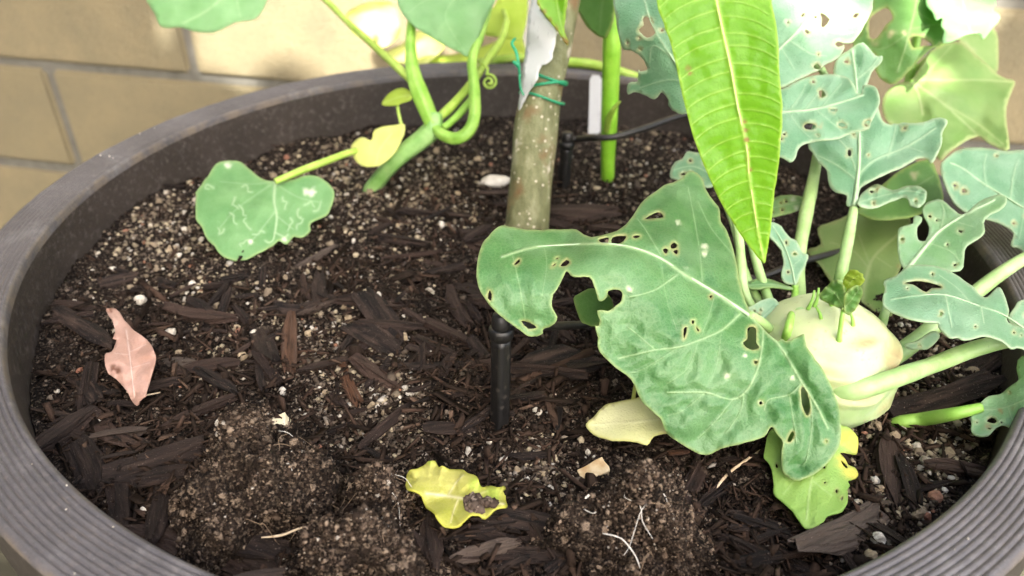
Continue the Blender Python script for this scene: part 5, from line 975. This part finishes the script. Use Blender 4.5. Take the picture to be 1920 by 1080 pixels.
# ================================================================== THICK GREEN STALK
q = on_soil(1140, 332)
gs = empty('green_stalk_plant', q, 'smooth thick bright green stalk rising between plant tag and trunk', 'plant')
gt = tz(1140, 332, q[2])
ptube('stalk', [(1139, 338, gt, 12), (1140, 300, gt - .01, 13), (1142, 240, gt - .022, 14), (1145, 160, gt - .035, 16), (1147, 90, gt - .048, 17), (1146, 20, gt - .058, 17), (1144, -60, gt - .07, 16), (1142, -200, gt - .09, 13)], MAT['green_stem'], gs, sides=18)
ptube('side_shoot', [(1137, 245, gt - .025, 6), (1142, 222, gt - .035, 6), (1152, 203, gt - .043, 4.5), (1163, 190, gt - .048, 1.5)], MAT['squash_stem_yellow'], gs, sides=9)
leaf('leaf', gs, [(1080, -10), (1086, 25), (1100, 50), (1128, 72), (1140, 62), (1152, 25), (1150, -40), (1110, -70)], [(1082, 0, gt - .05), (1130, 72, gt - .062), (1150, -30, gt - .075)], MAT['squash_dark'], (), [([(1146, -50), (1130, 0), (1125, 60)], 5, .3)], step=8, rib=None)

# ================================================================== YOUNG TREE
q = on_soil(985, 425)
tree = empty('young_mango_tree', q, 'young mango tree with grey-green speckled trunk and long hanging leaf', 'tree')
tt = tz(987, 432, q[2])
trunk = [(984, 440, tt + .004, 45), (988, 425, tt, 42), (993, 360, tt - .006, 40.5), (1000, 290, tt - .011, 41), (1008, 230, tt - .015, 42), (1020, 160, tt - .020, 38), (1034, 90, tt - .024, 35), (1048, 20, tt - .028, 34), (1060, -60, tt - .032, 33)]
tp = [P(a, b, c) for a, b, c, r in trunk]; tr = [r * c / F_PX for a, b, c, r in trunk]
top = tp[-1]
tp += [top + np.array([0.006, -0.01, 0.10]), top + np.array([0.02, -0.05, 0.28]), top + np.array([0.05, -0.14, 0.48])]; tr += [.0098, .0085, .007]
tube('trunk', tp, tr, MAT['bark_trunk'], tree, sides=28, n=8, wob=0.10, seed=3)
crown_c = tp[-1]
# hanging leaf in front of the kohlrabi
ml = [(1232, 0), (1240, 33), (1253, 67), (1267, 117), (1277, 167), (1290, 217), (1307, 277), (1327, 327), (1356, 387), (1377, 422), (1404, 461), (1427, 489), (1432, 494), (1436, 487), (1441, 458), (1447, 413), (1453, 354), (1460, 305), (1465, 240), (1467, 200), (1463, 150), (1458, 67), (1450, 17), (1446, 0), (1430, -100), (1405, -200), (1370, -290), (1330, -350), (1290, -320), (1250, -230), (1228, -110)]
mid = [(1330, -350), (1333, -180), (1340, -40), (1343, 0), (1353, 50), (1370, 127), (1383, 200), (1400, 277), (1404, 324), (1413, 384), (1421, 434), (1432, 490)]
mv = [(mid, 6.5)]
mc = crom(mid, 12)
for k, y in enumerate(np.arange(-300, 440, 29)):
    i = int(np.argmin(abs(mc[:, 1] - y))); x0, y0 = mc[i]
    d = (1 - max(0, (y - 150)) / 420) if y > 150 else 1.0
    mv.append(([(x0, y0), (x0 - 45 * d, y0 + 14 * d), (x0 - 80 * d, y0 + 33 * d), (x0 - 112 * d, y0 + 62 * d)], 2.4, .62))
    y1 = y0 + 12; j = int(np.argmin(abs(mc[:, 1] - y1))); x1 = mc[j][0]
    mv.append(([(x1, y1), (x1 + 35 * d, y1 + 1 * d), (x1 + 70 * d, y1 + 10 * d), (x1 + 100 * d, y1 + 27 * d)], 2.4, .5))
hl = leaf('leaf', tree, ml, [(1330, -350, .262), (1232, 0, .252), (1446, 0, .246), (1345, 0, .250), (1290, 217, .256), (1465, 220, .248), (1383, 200, .253), (1340, 350, .262), (1455, 350, .256), (1404, 330, .259), (1432, 492, .268)], MAT['mango'], (), mv, step=5.5, crinkle=.0005, bulge=.0004, rib=4.0, vein_w=.75, spots=[(1396, 228, 4), (1398, 245, 5), (1400, 262, 5), (1403, 280, 4), (1403, 300, 5), (1405, 318, 5), (1292, 127, 5), (1295, 138, 4)], thick=.0004)
hl['label'] = 'long bright lime-green mango leaf hanging over the kohlrabi'
a = P(1330, -350, .262); tube('petiole', [a, a + np.array([-.004, .004, .03]), a + np.array([-.03, .03, .09]), tp[-2] + np.array([0, 0, 0.02])], [.0013, .0015, .002, .004], MAT['bark_trunk'], hl)
l2 = leaf('leaf', tree, [(1007, -5), (1012, 12), (1023, 28), (1035, 44), (1045, 57), (1057, 79), (1065, 84), (1065, 75), (1058, 60), (1060, 31), (1064, 0), (1060, -60), (1045, -120), (1020, -80)], [(1008, 0, tt - .062), (1064, 0, tt - .062), (1040, 0, tt - .058), (1064, 82, tt - .056), (1045, -120, tt - .055)], MAT['mango'], (), [([(1045, -120), (1042, -20), (1048, 30), (1062, 80)], 4, .6)], step=6, spots=[(1010, 8, 5), (1020, 24, 5), (1032, 40, 5), (1043, 54, 5), (1054, 74, 6), (1062, 78, 8)], rib=None)
tube('petiole', [P(1045, -118, tt - .055), P(1048, -150, tt - .05), P(1062, -170, tt - .036)], [.001, .0014, .002], MAT['bark_trunk'], l2)
# torn white wrapper on the trunk and its green ties
tg = [(1000, -30), (996, 5), (991, 31), (988, 62), (985, 94), (981, 126), (977, 157), (973, 190), (972, 208), (980, 195), (991, 173), (1000, 160), (1007, 148), (1010, 132), (1016, 123), (1024, 120), (1035, 110), (1036, 98), (1040, 85), (1042, 72), (1043, 63), (1036, 50), (1026, 38), (1016, 24), (1010, 13), (1012, -30)]
wr = leaf('torn_wrapper', None, tg, [(x, y, tt + dt) for x, y, dt in [(985, 94, -.029), (1043, 70, -.053), (1020, 20, -.055), (1000, -30, -.048), (975, 190, -.025), (1015, 120, -.047), (1000, 150, -.043), (1000, 60, -.046)]], MAT['paper'], step=7, crinkle=.0008, thick=.0004)
tag(wr, 'torn strip of white paper tied to the tree trunk', 'paper strip')
tw = empty('green_twine', P(1015, 145, tt - .05), 'green garden twine tied round the tree trunk', 'twine')
def ring(cy, lift, r, tiltx, sl):
    c = np.array([np.interp(cy, [t[1] for t in trunk[::-1]], [t[k] for t in trunk[::-1]]) for k in (0, 2)]); rad = np.interp(cy, [t[1] for t in trunk[::-1]], [t[3] for t in trunk[::-1]]) + 3
    C = P(c[0], cy, c[1]); R_ = rad * c[1] / F_PX; ax = np.array(tp[5]) - np.array(tp[3]); ax /= np.linalg.norm(ax)
    u = np.cross(ax, [0, 1, 0]); u /= np.linalg.norm(u); w_ = np.cross(ax, u); pts = []
    for k in range(33):
        a = 2 * math.pi * k / 32; pts.append(C + R_ * (u * math.cos(a) + w_ * math.sin(a)) + ax * (lift * math.cos(a) + sl * math.sin(2 * a)))
    tube('loop', pts, [r] * 33, MAT['twine'], tw, sides=6, n=2, wob=.2)
ring(148, .0012, .0010, 0, .0006); ring(158, -.0024, .00095, 0, -.0008); ring(184, .0012, .0008, 0, .0008)
ptube('loose_end', [(975, 142, tt - .040, 2.4), (972, 120, tt - .045, 3), (968, 98, tt - .045, 3.5), (960, 82, tt - .044, 3), (966, 72, tt - .042, 2.5)], MAT['twine'], tw, sides=6)
ptube('loose_end', [(974, 140, tt - .041, 2.4), (976, 165, tt - .038, 2), (982, 178, tt - .036, 2)], MAT['twine'], tw, sides=6)
ptube('knot', [(974, 128, tt - .044, 3), (968, 120, tt - .046, 4), (962, 116, tt - .045, 3)], MAT['twine'], tw, sides=6)

# ================================================================== PLANT TAG AND DRIP LINE
q = on_soil(1113, 250)
def plate(name, corners, th, mat, parent=None):
    c = [np.array(x) for x in corners]; nrm = np.cross(c[1] - c[0], c[3] - c[0]); nrm /= np.linalg.norm(nrm)
    V = c + [x - nrm * th for x in c]
    return link(name, mesh(name, V, [(0, 1, 2, 3), (7, 6, 5, 4), (0, 4, 5, 1), (1, 5, 6, 2), (2, 6, 7, 3), (3, 7, 4, 0)]), mat, parent, smooth=False)
pt = tz(1113, 250, q[2]); e = empty('plant_tag', q, 'white plastic plant tag standing in the soil at the back of the pot', 'plant tag')
bm_ = [P(1103, 256, pt), P(1126, 256, pt), P(1128, 150, pt - .022), P(1124, 142, pt - .024), P(1111, 141, pt - .024), P(1106, 149, pt - .022)]
nr = np.cross(bm_[1] - bm_[0], bm_[5] - bm_[0]); nr /= np.linalg.norm(nr); V = bm_ + [x - nr * .0008 for x in bm_]
link('tag_blade', mesh('tag_blade', V, [(0, 1, 2, 3, 4, 5), (11, 10, 9, 8, 7, 6)] + [(i, i + 6, (i + 1) % 6 + 6, (i + 1) % 6) for i in range(6)]), MAT['tag'], e, smooth=False)
tube('tag_point', [P(1114, 254, pt) + nr * .0, P(1114, 262, pt + .001), on_soil(1114, 262) - np.array([0, 0, .01])], [.0035, .0025, .001], MAT['tag'], e, sides=4)

def stake(px, py, h, rad, label, lean=(0, 0)):
    b = on_soil(px, py) - np.array([0, 0, .006]); e = empty('drip_stake', b, label, 'drip stake')
    ax = np.array([lean[0], lean[1], 1.0]); ax /= np.linalg.norm(ax); u = np.array([1.0, 0, 0]); w_ = np.cross(ax, u)
    V, Fc = [], []; n_ = 20; rows = 14
    for j in range(rows):                     # cross-ribbed shaft
        for k in range(n_):
            a = 2 * math.pi * k / n_ + .4; r = rad * (0.72 + 0.28 * abs(math.cos(2 * a)) ** 0.6) * (0.75 if j == 0 else 1)
            V.append(b + ax * (h * j / (rows - 1)) + r * (u * math.cos(a) + w_ * math.sin(a)))
    for j in range(rows - 1):
        for k in range(n_): Fc.append((j * n_ + k, j * n_ + (k + 1) % n_, (j + 1) * n_ + (k + 1) % n_, (j + 1) * n_ + k))
    Fc.append(tuple((rows - 1) * n_ + k for k in range(n_)))
    link('shaft', mesh('shaft', V, Fc), MAT['black_plastic'], e)
    t0 = b + ax * h
    tube('collar', [t0 - ax * .001, t0 + ax * .0005, t0 + ax * .004, t0 + ax * .0045], [rad * 1.0, rad * 1.22, rad * 1.22, rad * .9], MAT['black_plastic'], e, sides=20, n=2)
    tube('emitter_cap', [t0 + ax * .004, t0 + ax * .006, t0 + ax * .010, t0 + ax * .011], [rad * .95, rad * 1.0, rad * .85, rad * .5], MAT['black_plastic'], e, sides=20, n=2)
    tube('barb', [t0 + ax * .006, t0 + ax * .006 + u * rad * 1.6, t0 + ax * .006 + u * rad * 2.4], [rad * .45, rad * .42, rad * .3], MAT['black_plastic'], e, sides=12, n=2)
    return e, t0 + ax * .006
s1e, s1p = stake(937, 802, .050, .0040, 'black ribbed drip stake standing in front of the trunk under the large leaf', (0.0, .12))
s2e, s2p = stake(1056, 352, .036, .0044, 'black drip stake standing between the trunk and the green stalk', (0.02, .05))
def hose(pts, r, label):
    e = empty('drip_tube', pts[0], label, 'tube'); tube('hose', pts, [r] * len(pts), MAT['tubing'], e, sides=12, n=8)
hose([s2p + np.array([.007, 0, 0]), P(1110, 258, .487), P(1150, 257, .480), P(1210, 240, .485), P(1290, 214, .50), P(1400, 200, .53), P(1520, 230, .53)], .0021, 'thin black drip tube running from the stake by the trunk behind the hanging leaf')
hose([s1p + np.array([.006, 0, 0]), P(1010, 612, .315), P(1060, 610, .33), P(1120, 604, .345), P(1220, 570, .38), P(1330, 545, .405), P(1420, 522, .415), P(1500, 492, .425), P(1580, 470, .44)], .0019, 'thin black drip tube running from the stake under the large leaf towards the kohlrabi')
hose([P(1700, 470, .46), P(1780, 477, .445), P(1850, 484, .435), P(1915, 492, .425), P(1960, 500, .415), P(1985, 560, .385)], .0024, 'black drip tube curving along the inner wall of the pot by the kohlrabi')

# ================================================================== ADDED TREE OUT OF FRAME (crown leaves placed to shade the pot)
def wall_hit(px, py):
    d = FW + RT * ((px - 960) / F_PX) + UP * ((540 - py) / F_PX); t = (-WD - WN @ CAM) / (WN @ d); return CAM + t * d
LIT = [(wall_hit(x, y), r) for x, y, r in [(385, 85, .012), (410, 70, .018), (440, 85, .020), (470, 75, .018), (478, 118, .006), (430, 100, .012), (530, 15, .030), (560, 40, .020), (600, 35, .025), (620, 10, .04), (650, 50, .035), (690, 105, .030), (640, 120, .012), (650, 85, .02), (720, 40, .05), (275, 65, .004), (310, 62, .003), (450, 165, .004), (900, 20, .05), (960, 20, .04), (1895, 20, .012), (780, 30, .05), (830, 60, .04)]]
LIT += [(P(x, y, t), r) for x, y, t, r in [(1500, 5, .39, .010), (1550, 5, .392, .014), (1600, 15, .392, .012), (1815, 25, .459, .014), (1845, 35, .455, .012), (1780, 20, .460, .012), (1800, 60, .448, .010), (780, 95, .68, .014), (700, 45, .71, .018), (945, 10, .61, .010), (880, 115, .69, .010)]]
cr = np.random.default_rng(5); V, Fc = [], []; count = 0
blade = [(0.0, 0.02), (.12, .16), (.3, .27), (.5, .30), (.7, .24), (.88, .12), (1.0, 0.0)]
# everything is judged on the plane across the sun's rays
SA = np.cross(SUN, [0, 0, 1.0]); SA /= np.linalg.norm(SA); SB = np.cross(SA, SUN)
def flat2(p): p = np.asarray(p); return np.stack([p @ SA, p @ SB], -1)
lit2 = flat2([c for c, r in LIT]); litr = np.array([r for c, r in LIT])
tg_ = []
for z_, r_, st_ in ((-.03, .285, .0095), (-.12, .285, .016), (.07, .26, .014), (.15, .22, .016)):
    gx, gy = np.meshgrid(np.arange(-r_, r_, st_), np.arange(-r_, r_, st_)); m_ = np.hypot(gx, gy) < r_
    tg_ += [np.array([x, y, z_]) for x, y in zip(gx[m_], gy[m_])]
for u in np.arange(-.98, .75, .022):
    for z_ in np.arange(-.46, .08, .022): tg_.append(wp(u, z_))
for x_ in np.arange(-.75, .35, .03):
    for y_ in np.arange(-.42, .1, .03):
        if math.hypot(x_, y_) > .25: tg_.append(np.array([x_, y_, GZ]))
for o_ in list(COL.objects):
    if o_.type == 'MESH' and o_.name.split('.')[0] in ('leaf', 'cotyledon') and o_.parent in (sq, sq2, kohl, gs, tree) and o_.name not in LIT_LEAVES:
        tg_ += [np.array(v_.co[:]) for v_ in list(o_.data.vertices)[::max(1, len(o_.data.vertices) // 60)]]
tg3 = np.array(tg_); tg2 = flat2(tg3); dl = np.linalg.norm(tg2[:, None] - lit2[None], axis=2) - litr[None]
keep_ = dl.min(1) > .016; tg3, tg2 = tg3[keep_], tg2[keep_]; open_ = np.ones(len(tg2), bool); fails = np.zeros(len(tg2), int)
def add_leaf(p, d, L, sd, up):
    i0 = len(V)
    for x, w_ in blade:
        cpos = p + d * L * (x - .5) - np.array([0, 0, .02 * (x - .5) ** 2])
        V.extend([cpos + sd * w_ * L * .5 + up * .02 * w_ * L, cpos, cpos - sd * w_ * L * .5 + up * .02 * w_ * L])
    for k in range(len(blade) - 1):
        b_ = i0 + 3 * k; Fc.extend([(b_, b_ + 1, b_ + 4, b_ + 3), (b_ + 1, b_ + 2, b_ + 5, b_ + 4)])
while open_.any() and count < 2600:
    i = cr.choice(np.nonzero(open_)[0]); L = cr.uniform(.12, .21) * (1 if fails[i] < 8 else .55 if fails[i] < 20 else .3)
    h = cr.uniform(1.75, 2.35); p = tg3[i] + SUN * ((h - tg3[i][2]) / SUN[2])
    a = cr.uniform(0, 6.28); nrm = SUN + cr.normal(0, .35, 3); nrm /= np.linalg.norm(nrm)
    d = SA * math.cos(a) + SB * math.sin(a); d = d - nrm * (d @ nrm); d /= np.linalg.norm(d); sd = np.cross(nrm, d)
    p = p + d * L * cr.uniform(-.25, .25)
    o2 = flat2([p + d * L * (x - .5) + k * sd * w_ * L * .5 for x, w_ in blade for k in (-1, -.5, 0, .5, 1)])
    if (np.linalg.norm(o2[:, None] - lit2[None], axis=2) - litr[None]).min() < .004:
        fails[i] += 1
        if fails[i] > 40: open_[i] = False
        continue
    d2, s2, c2_ = flat2(d), flat2(sd), flat2(p)
    M2 = np.linalg.inv(np.stack([d2, s2], 1)); uv = (tg2 - c2_) @ M2.T
    hw = np.interp(uv[:, 0] / L + .5, [x for x, w_ in blade], [w_ * L * .5 for x, w_ in blade], left=0, right=0)
    open_ &= ~(np.abs(uv[:, 1]) < hw * .86)
    open_[i] = open_[i] and fails[i] < 60; fails[i] += 1
    add_leaf(p, d, L, sd, nrm); count += 1
tries = int((fails > 40).sum())
print('crown leaves', count, tries)
base_ = np.array([1.35, -2.9, GZ])
shade = empty('added_shade_tree', base_, 'tree added out of frame, its leafy crown shaped to shade the pot', 'tree')
me = mesh('crown', V, Fc)
for nm in ('vein', 'edge', 'spot', 'bite'): me.attributes.new(nm, 'FLOAT', 'POINT')
co = link('crown', me, MAT['mango_crown'], shade); co['kind'] = 'stuff'  # unseen crown, laid out leaf by leaf along the sun rays for shade
cc = np.mean(V, axis=0); fork = base_ + np.array([-.15, .1, 1.7])
tube('trunk', [base_, base_ + np.array([-.03, .02, .6]), base_ + np.array([-.08, .05, 1.2]), fork, fork * .6 + cc * .4], [.075, .062, .055, .045, .02], MAT['bark_trunk'], shade, sides=16, wob=.1)
for k in range(9):
    a = 2 * math.pi * k / 9; e_ = cc + np.array([.6 * math.cos(a), .5 * math.sin(a), .05 + .1 * math.sin(3 * a)])
    tube('limb', [fork - np.array([0, 0, .05]), fork * .55 + e_ * .45 + np.array([0, 0, .1]), e_], [.03, .014, .003], MAT['bark_trunk'], shade, sides=8)
# the mango's own few leaves above the frame
V, Fc = [], []
for k in range(9):
    a = 2.399 * k; d = np.array([math.cos(a), math.sin(a), -.25 - .3 * cr.random()]); d /= np.linalg.norm(d); sd = np.cross(d, [0, 0, 1.0]); sd /= np.linalg.norm(sd); L = cr.uniform(.11, .17)
    add_leaf(crown_c + d * (L * .5 + .004) - np.array([0, 0, .006 * k]), d, L, sd, np.cross(sd, d))
me = mesh('crown', V, Fc)
for nm in ('vein', 'edge', 'spot', 'bite'): me.attributes.new(nm, 'FLOAT', 'POINT')
co = link('crown', me, MAT['mango_crown'], tree)
